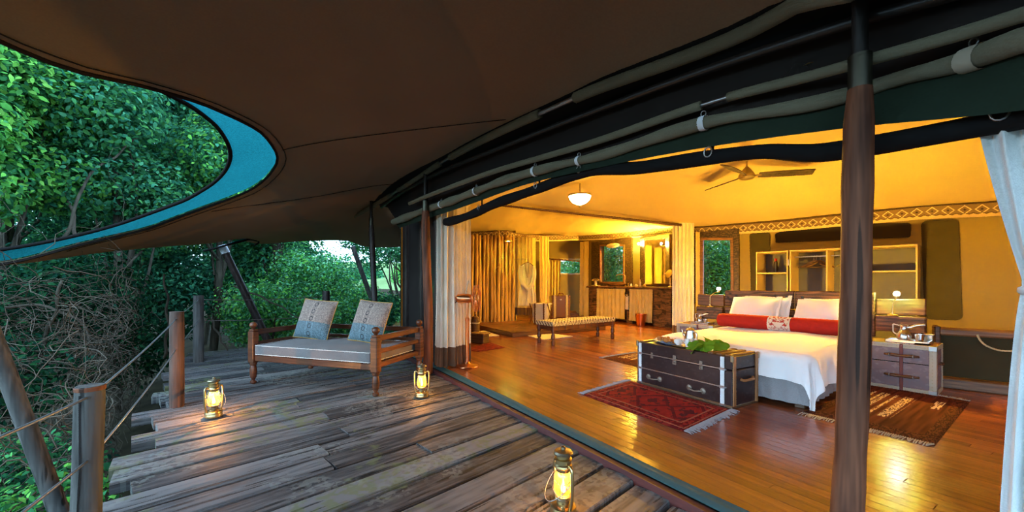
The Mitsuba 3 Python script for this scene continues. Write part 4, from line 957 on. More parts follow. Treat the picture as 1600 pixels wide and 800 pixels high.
def skirt(label, xa, xb, zb, seed):
    q = [(WS @ np.array([x, -.02, 0, 1]))[:2] for x in (xa, .5 * (xa + xb), xb)]
    curtain('sink_skirt', label, q, FL + zb, FL + CT - .07, 7, .026, 'curtain_gold', cat='sink skirt', seed=seed, nv=12, group='skirts of the wash stand')
sx = [wall_uv(a, 470, WS)[0] for a in (934, 978, 985, 1021)]
skirt('pleated cream skirt under the left basin of the wash stand', sx[0], sx[1], .10, 21)
skirt('pleated cream skirt under the right basin of the wash stand', sx[2], sx[3], .08, 22)
hx = wall_uv(981, 450, WS)[0]
hr = thing('hand_towel', 'small cream hand towel hanging from a ring in the middle of the wash stand', 'towel')
add('cloth', box(hx - .05, hx + .07, -.05, -.03, .38, .80, .01), 'curtain', hr, xf=WS)
a = np.linspace(0, 2 * np.pi, 18, endpoint=False); add('ring', tube(np.column_stack([hx + .01 + .07 * np.cos(a), 0 * a - .04, .83 + .07 * np.sin(a)]), .016, 6, closed=True), 'black_metal', hr, label='dark ring', smooth=True, xf=WS)
def on(fr, x, y, z): return fr @ shift(x, y, z)
def basin(px, label):
    x = wall_uv(px, 445, WS)[0]; k = thing('wash_basin', label, 'basin')
    add('bowl', lathe([(.14, 0), (.22, .01), (.27, .05), (.29, .085), (.275, .085), (.25, .05), (.19, .02), (.0, .018)], 28), 'wood_slab', k, smooth=40, xf=on(WS, x, .28, CT))
    f = thing('basin_tap', label.replace('round dark basin', 'curved brass tap'), 'tap')
    pts = smooth_curve([(0, 0, 0), (0, 0, .28), (-.02, -.02, .34), (-.12, -.08, .36), (-.2, -.14, .34), (-.21, -.15, .30)], 22)
    add('spout', tube(pts, .014, 8), 'brass', f, smooth=True, xf=on(WS, x + .2, .42, CT)); add('foot', lathe([(.035, 0), (.03, .02), (.016, .04)], 12), 'brass', f, smooth=True, xf=on(WS, x + .2, .42, CT))
    for s in (-.12, .12): add('handle', join([lathe([(.02, 0), (.014, .03), (.014, .08)], 10, (s, 0, 0)), box(s - .04, s + .04, -.008, .008, .08, .096, .004)]), 'brass', f, smooth=True, xf=on(WS, x + .2, .42, CT))
basin(953, 'round dark basin at the left on the wash stand'); basin(1026, 'round dark basin at the right on the wash stand')
# mirror over the right basin
mx0, mz1 = wall_uv(1004, 372, FS); mx1, mz0 = wall_uv(1050, 446, FS)
mk = thing('wall_mirror', 'tall framed mirror reflecting the log screen above the right basin', 'mirror')
add('frame', upright(sbox(mx0, mz0, mx1, mz1).difference(sbox(mx0 + .17, mz0 + .03, mx1 - .13, mz1 - .1)), .10, FS, -.105), 'carved', mk, smooth=False)
v = np.array([[mx0 + .16, -.090, mz0], [mx1 - .12, -.012, mz0], [mx1 - .12, -.012, mz1 - .09], [mx0 + .16, -.090, mz1 - .09]]); add('glass', moved(tm(v, [[0, 1, 2], [0, 2, 3]]), FS), 'mirror', mk, smooth=False)
for px, lab in ((1005.5, 'left one of two bare glowing bulbs over the wash stand'), (1041, 'right one of two bare glowing bulbs over the wash stand')):
    x, z = wall_uv(px, 382, FS); k = thing('wall_bulb', lab, 'lamp', 'bare bulbs over the wash stand')
    add('arm', tube(smooth_curve([(x, -.05, z - .02), (x, -.16, z - .05), (x, -.20, z - .03)], 10), .01, 6), 'brass', k, smooth=True, xf=FS); add('socket', lathe([(.02, -.05), (.024, -.03), (.02, -.015)], 10, (x, -.2, z)), 'brass', k, smooth=True, xf=FS)
    add('bulb', trimesh.creation.icosphere(2, .034).apply_translation((x, -.2, z + .015)), 'black_metal', k, label='glowing bulb', smooth=True, xf=FS, emitter=flame_emit(WARM, 5200 * LAMP))
# made-up oval that stands for the reflection of the dome lamp
x, z = wall_uv(962, 384, FS); ov = thing('added_reflection', 'cream oval added as the dome lamp reflection before the wash stand window', 'reflection')
add('shade', tm(*(lambda m: (np.asarray(m.vertices) * [1, .35, .28] + [x, -.12, z], m.faces))(trimesh.creation.icosphere(3, .28))), 'curtain', ov, smooth=True, xf=FS)  # oval body added in place of a lamp reflection
add('cord', tube([(x, -.12, z + .06), (x, -.12, z + .32)], .006, 5), 'black_metal', ov, smooth=True, xf=FS)  # made-up cord of the added oval
# small things on the counter
def counter_at(px, y=.2): return on(WS, wall_uv(px, 446, WS)[0], y, CT)
ph = thing('telephone', 'old pale telephone with a dark handset at the left end of the wash stand', 'telephone'); X = counter_at(925, .15)
add('base', join([box(-.12, .12, -.09, .09, .0, .03, .008), lathe([(.04, .03), (.035, .14), (.06, .18)], 14)]), 'ivory', ph, xf=X); add('handset', tube(smooth_curve([(-.14, 0, .17), (-.1, 0, .215), (.1, 0, .215), (.14, 0, .17)], 14), [.035] * 2 + [.02] * 10 + [.035] * 2, 9), 'brass', ph, smooth=True, xf=X)
for px, h, r, mt, lab in ((978, .10, .035, 'porcelain', 'small white jar beside the left basin on the wash stand'), (986, .07, .05, 'ivory', 'cream soap dish between the two basins'), (992, .20, .03, 'brass', 'tall gilt dispenser between the two basins'), (999, .09, .04, 'card', 'small tan cup left of the right basin')):
    k = thing('toiletry_bottle' if h > .15 else 'toiletry_jar', lab, 'bottle' if h > .15 else 'jar'); X = counter_at(px, .2)
    add('body', lathe([(r * .9, 0), (r, .01), (r, h * .6), (r * .6, h * .75), (r * .35, h * .8)], 14), mt, k, smooth=35, xf=X); add('lid', lathe([(r * .45, h * .8), (r * .45, h), (0, h * 1.02)], 12), 'brass', k, smooth=35, xf=X)
mm = thing('shaving_mirror', 'round tilted shaving mirror at the right end of the wash stand', 'mirror'); X = counter_at(1042, .12)
add('stand', join([lathe([(.06, 0), (.05, .015), (.012, .03), (.012, .24)], 14)]), 'brass', mm, smooth=35, xf=X)
add('rim', lathe([(.10, -.008), (.112, 0), (.10, .008)], 24), 'brass', mm, smooth=True, xf=X @ shift(-.02, -.02, .34) @ rot([0, 1, 0], -25) @ rot([1, 0, 0], 70)); add('glass', lathe([(.10, .004), (0, .005)], 24), 'ivory', mm, smooth=True, xf=X @ shift(-.02, -.02, .34) @ rot([0, 1, 0], -25) @ rot([1, 0, 0], 70))
add('waste_bin', lathe([(.10, 0), (.11, .01), (.145, .30), (.155, .305), (.15, .315), (.14, .31), (.105, .02), (0, .018)], 24), 'copper', None, label='copper waste bin in front of the wash stand', cat='bin', smooth=35, xf=shift(*ground(1001.5, 509, FL)))

# ================================================================== by the left curtain
fn_ = thing('pedestal_fan', 'tall copper pedestal fan beside the left curtain', 'fan'); fo = ground(730, 573, FL); FX = shift(*fo) @ rot([0, 0, 1], -20)
add('base', lathe([(.15, 0), (.155, .008), (.15, .02), (.10, .032), (.045, .045), (.03, .07)], 30), 'copper', fn_, smooth=35, xf=FX)
add('pole', lathe([(.024, .05), (.024, .62), (.03, .63), (.03, .66), (.017, .67), (.017, .88)], 16), 'copper', fn_, smooth=35, xf=FX)
hd = FX @ shift(0, 0, .93) @ rot([0, 0, 1], 18)
add('motor', moved(lathe([(.03, -.15), (.055, -.13), (.062, -.08), (.062, .02), (.045, .06), (.02, .07)], 20), rot([0, 1, 0], 90)), 'copper', fn_, smooth=35, xf=hd)
add('neck', box(-.02, .02, -.02, .02, -.07, 0, .006), 'copper', fn_, xf=hd)
a = np.linspace(0, 2 * np.pi, 30, endpoint=False)
for xx, r in ((.09, .165), (.13, .185), (.17, .165), (.18, .05)): add('cage_ring', tube(np.column_stack([0 * a + xx, r * np.cos(a), r * np.sin(a)]), .004, 5, closed=True), 'copper', fn_, smooth=True, xf=hd)
for t_ in np.linspace(0, 2 * np.pi, 22, endpoint=False): add('cage_wire', tube(smooth_curve([(.075, .03 * math.cos(t_), .03 * math.sin(t_)), (.09, .165 * math.cos(t_), .165 * math.sin(t_)), (.13, .185 * math.cos(t_), .185 * math.sin(t_)), (.17, .165 * math.cos(t_), .165 * math.sin(t_)), (.18, .05 * math.cos(t_), .05 * math.sin(t_))], 12), .0022, 4), 'copper', fn_, smooth=True, xf=hd)
for t_ in (0.3, 2.4, 4.5):
    bl = sheet(lambda u, v: (.12 + .03 * (v - .5), (.03 + .12 * u), .055 * (v - .5) * (1 + u)), 6, 3)[0]; add('blade', moved(thick(bl, .004), rot([1, 0, 0], math.degrees(t_))), 'copper', fn_, smooth=40, xf=hd)
add('switch_stalk', tube([(-.02, 0, .06), (.02, -.02, .24)], .01, 6), 'ivory', fn_, label='pale upright stalk', smooth=True, xf=hd)
add('cord', tube(smooth_curve([(-.13, 0, -.03), (-.2, .02, -.10), (-.26, .1, -.22), (-.3, .2, -.3)], 16), .005, 5), 'black_metal', fn_, smooth=True, xf=hd)
st = thing('step_stool', 'small dark wooden box stool on the little red rug by the fan', 'stool'); SX = frame(ground(735, 536, FL) + [0, 0, .012], 60.0) @ np.diag([.78, .78, .85, 1])
add('seat', box(-.03, .40, -.02, .28, .18, .215, .01), 'wood_mid', st, xf=SX); 
for xa, xb, ya, yb in ((0, .37, 0, .03), (0, .37, .23, .26), (0, .03, .03, .23), (.34, .37, .03, .23)): add('panel', box(xa, xb, ya, yb, 0, .18, .006), 'wood_dark', st, xf=SX)
jr = thing('lidded_jar', 'dark striped jar behind the little stool by the fan', 'jar'); X = shift(*ground(743, 519, FL))
add('body', lathe([(.08, 0), (.10, .02), (.095, .1), (.10, .14), (.09, .2), (.10, .26), (.08, .32)], 18), 'wood_dark', jr, smooth=35, xf=X); add('band', lathe([(.102, .20), (.104, .235)], 18), 'ivory', jr, smooth=35, xf=X); add('lid', lathe([(.09, .32), (.07, .36), (.02, .38), (.02, .41)], 16), 'brown_leather', jr, smooth=35, xf=X)

# rugs
def rug(name, label, corners, matn, t=.010, fringe=(0, 0), fr_mat='rug_fringe', n=24, uvflip=False):
    c = [np.asarray(q, float) for q in corners]
    def fn(u, v):
        u_, v_ = u[..., None], v[..., None]; p = (c[0][:2] * (1 - u_) + c[1][:2] * u_) * (1 - v_) + (c[3][:2] * (1 - u_) + c[2][:2] * u_) * v_
        e = np.minimum(np.minimum(u, 1 - u), np.minimum(v, 1 - v)); w = .004 * np.sin(u * 19 + v * 3) * np.sin(v * 11)
        return p[..., 0], p[..., 1], FL + .002 + np.where(e < 1e-6, 0.0, t + .5 * np.abs(w))
    m, uv = sheet(fn, n * 2, n)
    k = thing(name, label, 'rug'); add('pile', m, matn, k, smooth=True, uv=uv)
    r = np.random.default_rng(5)
    for side in fringe:
        a, b, inn_ = ((c[0], c[3], c[1]), (c[1], c[2], c[0]), (c[0], c[1], c[3]), (c[3], c[2], c[0]))[side]
        out = (a - inn_)[:2]; out /= np.linalg.norm(out); L = np.linalg.norm((b - a)[:2]); ms = []
        for s in np.linspace(.01, .99, int(L / .013)):
            q = (a + (b - a) * s)[:2]; d = out * (.05 + .025 * r.random()) + r.normal(0, .008, 2); ms.append(tube([[*(q - out * .01), FL + .010], [*(q + d * .5), FL + .010], [*(q + d), FL + .005]], [.006, .0045, .003], 4))
        add('fringe', join(ms), fr_mat, k, label='fringe', kind='stuff')
rug('rug', 'red patterned rug with a grey fringe in front of the leather trunk', [ground(910, 617, FL), ground(1070, 676, FL), ground(1144, 641, FL), ground(985, 595, FL)], 'rug_red', fringe=(0, 1))
rug('rug', 'dark brown and gold striped rug with pale fringe in front of the right bedside chest', [ground(1252, 646, FL), ground(1461, 697, FL), ground(1516, 628, FL), ground(1362, 600, FL)], 'rug_dark', fringe=(2, 3), fr_mat='ivory')
rug('rug', 'dark brown rug at the far left side of the bed behind the trunk', [ground(941, 560, FL), ground(1005, 576, FL), ground(1052, 551, FL), ground(994, 551.5, FL)], 'rug_dark')
rug('rug', 'small red rug with a pale fringe beside the pedestal fan', [ground(726, 546, FL), ground(747, 550, FL), ground(790, 543, FL), ground(768, 535.5, FL)], 'rug_red', fringe=(), fr_mat='rug_fringe')
# ================================================================== the bed
BO = np.array([1.69, 4.72]); AB = 38.0
BD = frame((BO[0], BO[1], FL), AB); W, L, ZB = 1.54, 2.03, .50      # x to the right/near along the foot, y towards the head
bed = thing('bed', 'wide bed with a grey linen skirt and white duvet behind the leather trunk', 'bed')
add('base', box(.06, W - .06, .06, L, .10, .32, .02), 'grey_linen', bed, xf=BD)
def skirt_path(u):
    s = u * (2 * L + W); x = np.where(s < L, 0.015, np.where(s < L + W, s - L, W - .015)); y = np.where(s < L, L - s, np.where(s < L + W, .015, s - L - W)); return x, y
def bskirt(u, v):
    x, y = skirt_path(u); w = .010 * np.sin(u * 240) * (1 - v) + .006 * np.sin(u * 97); cx, cy = W / 2, L / 2
    z = .045 + .30 * v + .03 * (1 - v) * np.clip(np.sin(u * 31), 0, 1) ** 8
    return x + w * np.sign(x - cx) * (np.abs(x - cx) > W / 2 - .1), y + w * np.sign(y - cy) * (np.abs(y - cy) > L / 2 - .1), z
m, _ = sheet(bskirt, 420, 6); add('linen_skirt', m, 'grey_linen', bed, label='grey linen skirt', smooth=True, xf=BD)
for x in (.1, W - .1):
    for y in (.1, L - .1): add('foot', box(x - .04, x + .04, y - .04, y + .04, 0, .1, .006), 'wood_dark', bed, xf=BD)
add('mattress', box(0.01, W - .01, 0.01, L, .32, ZB - .03, .05), 'white_linen', bed, xf=BD)
ovh, ovf = .30, .245
def duvet(u, v):
    X = -ovh + (W + 2 * ovh) * u; Y = -ovf + (L - .02 + ovf) * v
    cx, cy = np.clip(X, 0.05, W - .05), np.maximum(Y, .05)
    ex, ey = X - cx, Y - cy; d = np.hypot(ex, ey) + 1e-9; ox, oy = ex / d, ey / d
    rr = .075
    corner = np.abs(ox * oy) * 2; d = d * (1 + .38 * corner ** 2 * (np.abs(X - W / 2) > W / 2 - .05) * (Y < .05))
    th = np.minimum(d / rr, np.pi / 2); out = rr * np.sin(th); drop = rr * (1 - np.cos(th)) + np.maximum(d - rr * np.pi / 2, 0)
    arc = np.where(np.abs(ex) > np.abs(ey), cy, cx) + np.arctan2(oy, ox) * .35
    fold = (.020 * np.sin(arc * 13 + 1) + .012 * np.sin(arc * 29)) * np.clip(drop / .25, 0, 1) * (1 + 1.5 * corner)
    o = out + .035 * np.clip(drop / .3, 0, 1) + fold
    top = ZB + .012 * np.sin(X * 4 + Y * 2.3) + .016 * (meshkit.noise(np.stack([X * 3, Y * 3, 0 * X], -1)) - .5) + .03 * (1 - ((X - W / 2) / (W / 2 + .1)) ** 2).clip(0)
    return cx + ox * o, cy + oy * o, np.maximum(top - drop, .018)
m, _ = sheet(duvet, 110, 110); add('duvet', m, 'white_linen', bed, label='white duvet hanging in a point at the corner', smooth=True, xf=BD)
# headboard of old planks
hb = thing('headboard', 'rough dark plank headboard with lower wings behind the bedside chests', 'headboard')
def slab(x0, x1, y0, y1, z0, z1, seed):
    nx = max(4, int((x1 - x0) / .08)); r = np.random.default_rng(seed)
    b = box(x0, x1, y0, y1, z0, z1, .008); b = b.subdivide().subdivide().subdivide(); v = np.asarray(b.vertices).copy()
    v[:, 2] += .008 * (meshkit.noise(np.column_stack([v[:, 0] * 6, v[:, 2] * 2, v[:, 0] * 0 + seed])) - .5) * 2; v[:, 1] += .006 * (meshkit.noise(np.column_stack([v[:, 0] * 5, v[:, 2] * 14, v[:, 0] * 0 + seed + 3])) - .5) * 2
    return tm(v, b.faces)
hy = L + .03; sp = [(-.10, .80), (.815, W + .08)]
for i, (xa, xb) in enumerate(sp):
    add('plank', slab(xa, xb, hy, hy + .055, .79, 1.03, i), 'wood_slab', hb, xf=BD); add('plank', slab(xa, xb, hy + .004, hy + .05, .50, .775, i + 5), 'wood_slab', hb, xf=BD)
for xa, xb, s in ((-.52, -.115, 11), (W + .09, W + .50, 12)):
    add('wing_plank', slab(xa, xb, hy, hy + .06, .78, .96, s), 'wood_mid', hb, xf=BD); add('wing_plank', slab(xa, xb, hy - .05, hy + .08, .58, .765, s + 3), 'wood_slab', hb, xf=BD)
for x in (.07, .72, .90, 1.5):
    add('peg', moved(lathe([(.018, 0), (.015, .012), (0, .014)], 10), rot([1, 0, 0], 90)), 'black_metal', hb, smooth=35, xf=BD @ shift(x, hy - .004, .95))
add('tan_strip', box(.802, .812, hy + .01, hy + .05, .80, 1.02, .002), 'card', hb, xf=BD)  # tan strip between the two upper headboard planks
for x, z in ((-.45, 0), (W + .43, 0)): add('wing_leg', box(x - .05, x + .05, hy, hy + .06, 0, .6, .01), 'wood_dark', hb, xf=BD)
for x in (.2, W - .2): add('leg', box(x - .05, x + .05, hy, hy + .05, 0, .52, .01), 'wood_dark', hb, xf=BD)
# pillows and bolster
def pillow(x, y, z, lean, rz, label, w=.60, h=.43):
    m, _ = cushion(w, h, .17, 22, .03, 2.4); v = np.asarray(m.vertices)
    v[:, 1] += .010 * np.sin(v[:, 0] * 14 + x * 9) * np.cos(v[:, 2] * 9); v[:, 2] += .012 * np.sin(v[:, 0] * 7 + x * 5)
    X = BD @ shift(x, y, z) @ rot([0, 0, 1], rz) @ rot([1, 0, 0], -lean)
    k = thing('pillow', label, 'pillow', 'white pillows at the head of the bed'); add('case', tm(v, m.faces), 'white_linen', k, smooth=True, xf=X)
    fl = sheet(lambda u, q: (w / 2 + .0 + .07 * u - .05, .004 * np.sin(q * 19) + 0 * u, (q - .5) * (h + .05)), 4, 14)[0]; add('flange', thick(fl, .006), 'white_linen', k, label='flat hem of the pillow case', smooth=True, xf=X)
pillow(.37, L - .17, ZB + .26, 36, 2, 'front white pillow at the left of the bed')
pillow(.46, L - .06, ZB + .25, 24, -2, 'back white pillow at the left of the bed, partly hidden')
pillow(1.16, L - .17, ZB + .26, 36, -3, 'front white pillow at the right of the bed, behind the log pole')
pillow(1.22, L - .06, ZB + .25, 24, 2, 'back white pillow at the right of the bed, partly hidden')
bl = thing('bolster', 'long red bolster with a white damask patch in the middle, lying before the pillows', 'bolster'); BX = BD @ shift(.03, L - .46, ZB + .122) @ rot([0, 0, 1], -1.0)
def cyl(xa, xb, ra, rb, n=30, k=14):
    def fn(u, v):
        x = xa + (xb - xa) * u; r = (ra + (rb - ra) * u) * (1 + .015 * np.sin(x * 22)); a = -v * 2 * np.pi; return x, r * 1.05 * np.cos(a + np.pi / 2 + np.pi), r * .93 * np.sin(a + np.pi / 2 + np.pi)
    return sheet(fn, k, n)
prof = [(.0, .0), (.004, .06), (.02, .088), (.06, .104), (.3, .106), (.66, .104)]
def revx(pr): m = lathe([(r, x) for x, r in pr], 30); v = np.asarray(m.vertices)[:, [2, 1, 0]].copy(); v[:, 1] *= 1.05; v[:, 2] *= -.95; return tm(v, m.faces)
add('left_half', revx([(0, .001), (.004, .06), (.02, .088), (.06, .095), (.3, .097), (.66, .095)]), 'red_velvet', bl, smooth=50, xf=BX)
add('right_half', revx([(.90, .095), (1.2, .097), (1.5, .095), (1.54, .088), (1.556, .06), (1.56, .001)]), 'red_velvet', bl, smooth=50, xf=BX)
m, uv = cyl(.655, .905, .096, .096); uv = np.column_stack([uv[:, 0], uv[:, 1] * 3.0 - .6]); add('damask_patch', m, 'damask', bl, label='white patch with red damask print', smooth=True, uv=uv, xf=BX)

# ================================================================== leather trunk at the foot of the bed
TO = ground(996, 598, FL); TE = ground(1143.7, 639.8, FL); at_ = math.degrees(math.atan2(TE[0] - TO[0], -(TE[1] - TO[1]))); TX = frame((TO[0], TO[1], FL), at_); TW = float(np.linalg.norm((TE - TO)[:2])); TD, TH = .42, .475
tk = thing('steamer_trunk', 'dark leather steamer trunk with pale battens at the foot of the bed', 'trunk')
add('body', box(0, TW, 0, TD, .01, .345, .008), 'trunk_leather', tk, xf=TX); add('lid', box(0, TW, 0, TD, .352, TH, .008), 'trunk_leather', tk, label='leather lid', xf=TX)
for z in (.185, .35): add('seam_strip', box(.05, TW - .05, -.006, .004, z - .006, z + .006, .002), 'steel', tk, xf=TX)
add('bottom_edge', box(-.004, TW + .004, -.006, TD + .004, .0, .028, .004), 'old_brass', tk, xf=TX)
for x in (.028, TW - .105): add('pale_batten', join([box(x, x + .038, -.014, -.002, a, b, .003) for a, b in ((.02, .175), (.195, .34), (.36, TH - .01))]), 'white_paint', tk, label='pale painted batten', xf=TX)
for x in (.028, TW - .105): add('batten_clip', join([box(x - .008, x + .046, -.017, 0, z - .012, z + .012, .003) for z in (.02, .185, .35)]), 'steel', tk, xf=TX)
for y in (.01, TD - .05): add('side_batten', box(TW - .002, TW + .012, y, y + .04, .02, TH, .004), 'tan_leather', tk, label='tan side batten', xf=TX)
for y in (.01, TD - .05):
    add('side_batten', box(-.012, .002, y, y + .04, .02, TH, .004), 'tan_leather', tk, xf=TX)
for i in range(3): add('lid_batten', box(TW - .24 + i * .085, TW - .19 + i * .085, .005, TD - .005, TH - .002, TH + .012, .004), 'wood_mid', tk, xf=TX)
add('lid_batten', box(.03, .09, .005, TD - .005, TH - .002, TH + .012, .004), 'wood_mid', tk, xf=TX)
for x in (0, TW):
    for y in (0, TD): add('corner_cap', box(x - .012 if x else -.012, x + .012, y - .012, y + .012, TH - .05, TH + .012, .008), 'old_brass', tk, xf=TX)
def plate_handle(x, z, parent, fr, s=1.0):
    pl = [moved(lathe([(.030 * s, 0), (.026 * s, .008), (.01 * s, .014)], 14), shift(x + d * s, 0, z) @ rot([1, 0, 0], 90)) for d in (-.075, .075)]
    gr = tube(smooth_curve([(x - .075 * s, -.012, z), (x - .05 * s, -.03, z - .004), (x, -.034, z - .012), (x + .05 * s, -.03, z - .004), (x + .075 * s, -.012, z)], 14), .0085 * s, 7)
    h = add('handle', gr, 'pewter', parent, label='metal drawer handle', smooth=True, xf=fr)
    for p in pl: add('mount', p, 'pewter', h, smooth=40, xf=fr)
plate_handle(.235, .105, tk, TX); plate_handle(TW - .36, .10, tk, TX)
for x, s in ((.21, .55), (.50, .85), (.80, .75)):
    lt = add('latch', join([box(x - .022 * s, x + .022 * s, -.012, 0, .35, .35 + .05 * s, .004), box(x - .026 * s, x + .026 * s, -.014, 0, .345 - .055 * s, .345, .005)]), 'pewter', tk, label='worn metal latch', xf=TX)
    add('hasp', moved(lathe([(.016 * s, 0), (.018 * s, .006), (.008 * s, .014)], 12), shift(x, -.012, .33) @ rot([1, 0, 0], 90)), 'dull_metal', lt, smooth=40, xf=TX)
add('side_handle', tube(smooth_curve([(TW + .012, .11, .26), (TW + .035, .14, .25), (TW + .035, .28, .25), (TW + .012, .31, .26)], 14), .013, 7), 'tan_leather', tk, label='leather side handle', smooth=True, xf=TX)
# breakfast on the trunk
def on_trunk(px, py):
    p = ground(px, py, FL + TH); return shift(p[0], p[1], p[2])
tr = thing('serving_tray', 'round brass serving tray on the trunk under the coffee things', 'tray'); X = TX @ shift(.52, .17, TH); add('dish', lathe([(.135, .001), (.15, .008), (.16, .018), (.163, .018), (.152, .004), (0, .006)], 30), 'brass', tr, smooth=40, xf=X)
for x, y, lab in ((.20, .20, 'white and blue plate of pastries at the left on the trunk'), (.34, .14, 'white and blue plate of pastries beside the silver coffee pot')):
    k = thing('plate', lab, 'plate', None); X = TX @ shift(x, y, TH); add('dish', lathe([(.06, .001), (.07, .006), (.115, .022), (.117, .024), (.07, .010), (0, .008)], 28), 'blue_glaze', k, smooth=40, xf=X)
    r = np.random.default_rng(int(x * 100))
    for i in range(6):
        a = i * 1.05; q = np.array([.05 * math.cos(a), .05 * math.sin(a), .026 + .012 * (i % 2)]); t_ = np.linspace(-1, 1, 10); c = np.column_stack([q[0] + .034 * t_ * math.cos(a * 2.2), q[1] + .034 * t_ * math.sin(a * 2.2) , q[2] + .01 * (1 - t_ ** 2)])
        add('pastry', tube(c, .017 * np.sqrt(np.clip(1.02 - t_ ** 2, .02, 1)) * (1 + .12 * np.sin(t_ * 14)), 8), 'pastry', None, label=f'small browned pastry on the ' + ('left plate' if x < .3 else 'plate beside the coffee pot'), cat='pastry', group='pastries on the ' + ('left plate' if x < .3 else 'plate beside the coffee pot'), smooth=True, xf=X)
pt = thing('coffee_pot', 'tall polished silver coffee pot on the trunk', 'coffee pot'); X = TX @ shift(.50, .25, TH + .008)
add('body', lathe([(.050, 0), (.060, .01), (.062, .05), (.052, .11), (.044, .15), (.047, .16)], 26), 'silver', pt, smooth=40, xf=X); add('lid', lathe([(.046, .16), (.036, .175), (.01, .185), (.008, .195), (.012, .205), (0, .212)], 22), 'silver', pt, smooth=40, xf=X)
add('handle', tube(smooth_curve([(.045, -.01, .145), (.085, -.02, .135), (.092, -.02, .08), (.06, -.01, .04)], 14), .008, 7), 'silver', pt, smooth=True, xf=X); add('spout', tube(smooth_curve([(-.05, 0, .08), (-.085, 0, .12), (-.10, 0, .155)], 10), [.016] * 5 + [.011] * 5, 8), 'silver', pt, smooth=True, xf=X)
for x, y, h, r, lab in ((.445, .13, .06, .045, 'round white sugar bowl in front of the coffee pot'), (.575, .20, .075, .034, 'white cup right of the coffee pot'), (.585, .09, .085, .030, 'white milk jug beside the green leaves'), (.65, .17, .075, .034, 'white cup beside the green leaves, furthest right')):
    k = thing('cup' if 'cup' in lab else 'bowl' if 'bowl' in lab else 'jug', lab, 'cup' if 'cup' in lab else 'bowl' if 'bowl' in lab else 'jug'); X = TX @ shift(x, y, TH + .009)
    add('body', lathe([(r * .6, 0), (r * .7, .006), (r, h * .5), (r * .95, h), (r * .88, h), (r * .9, h * .5), (r * .5, .012), (0, .012)], 22), 'porcelain', k, smooth=40, xf=X); add('handle', tube(smooth_curve([(r * .95, 0, h * .8), (r * 1.5, 0, h * .7), (r * 1.45, 0, h * .35), (r * .9, 0, h * .25)], 10), .0045, 6), 'porcelain', k, smooth=True, xf=X)
sg = thing('leaf_sprig', 'sprig of fresh green lobed leaves lying on the trunk', 'leaves'); rl_ = np.random.default_rng(4)
for i, (x, y, z, a, s) in enumerate(((.66, .05, .03, .2, .10), (.73, .10, .05, 1.0, .11), (.79, .07, .045, -.3, .11), (.84, .15, .06, .6, .11), (.77, .18, .08, 1.9, .10), (.71, .03, .035, -1.0, .09), (.87, .22, .06, 1.2, .09))):
    n = 40; th = np.linspace(0, 2 * np.pi, n, endpoint=False); rr = s * (.55 + .28 * np.abs(np.cos(2.5 * th)) + .17 * np.cos(th))
    v = np.column_stack([rr * np.cos(th), rr * np.sin(th), .012 * np.cos(3 * th) - .02 * (rr / s) ** 2]); V = np.vstack([v, [0, 0, .0]]); Fc = [(n, j, (j + 1) % n) for j in range(n)]
    add('leaf', tm(V, Fc), 'leaf', sg, smooth=True, color=np.tile([.10 + .05 * rl_.random(), .30, .025], (n + 1, 1)), xf=TX @ shift(x, y, TH + z) @ rot([0, 0, 1], a * 57) @ rot([1, 0, 0], 38 + 15 * rl_.random()))
add('stem', tube(smooth_curve([[.58, .12, TH + .02], [.68, .12, TH + .03], [.82, .13, TH + .04]], 10), .004, 5), 'leaf', sg, smooth=True, color=np.tile([.10, .25, .03], (52, 1)), xf=TX)

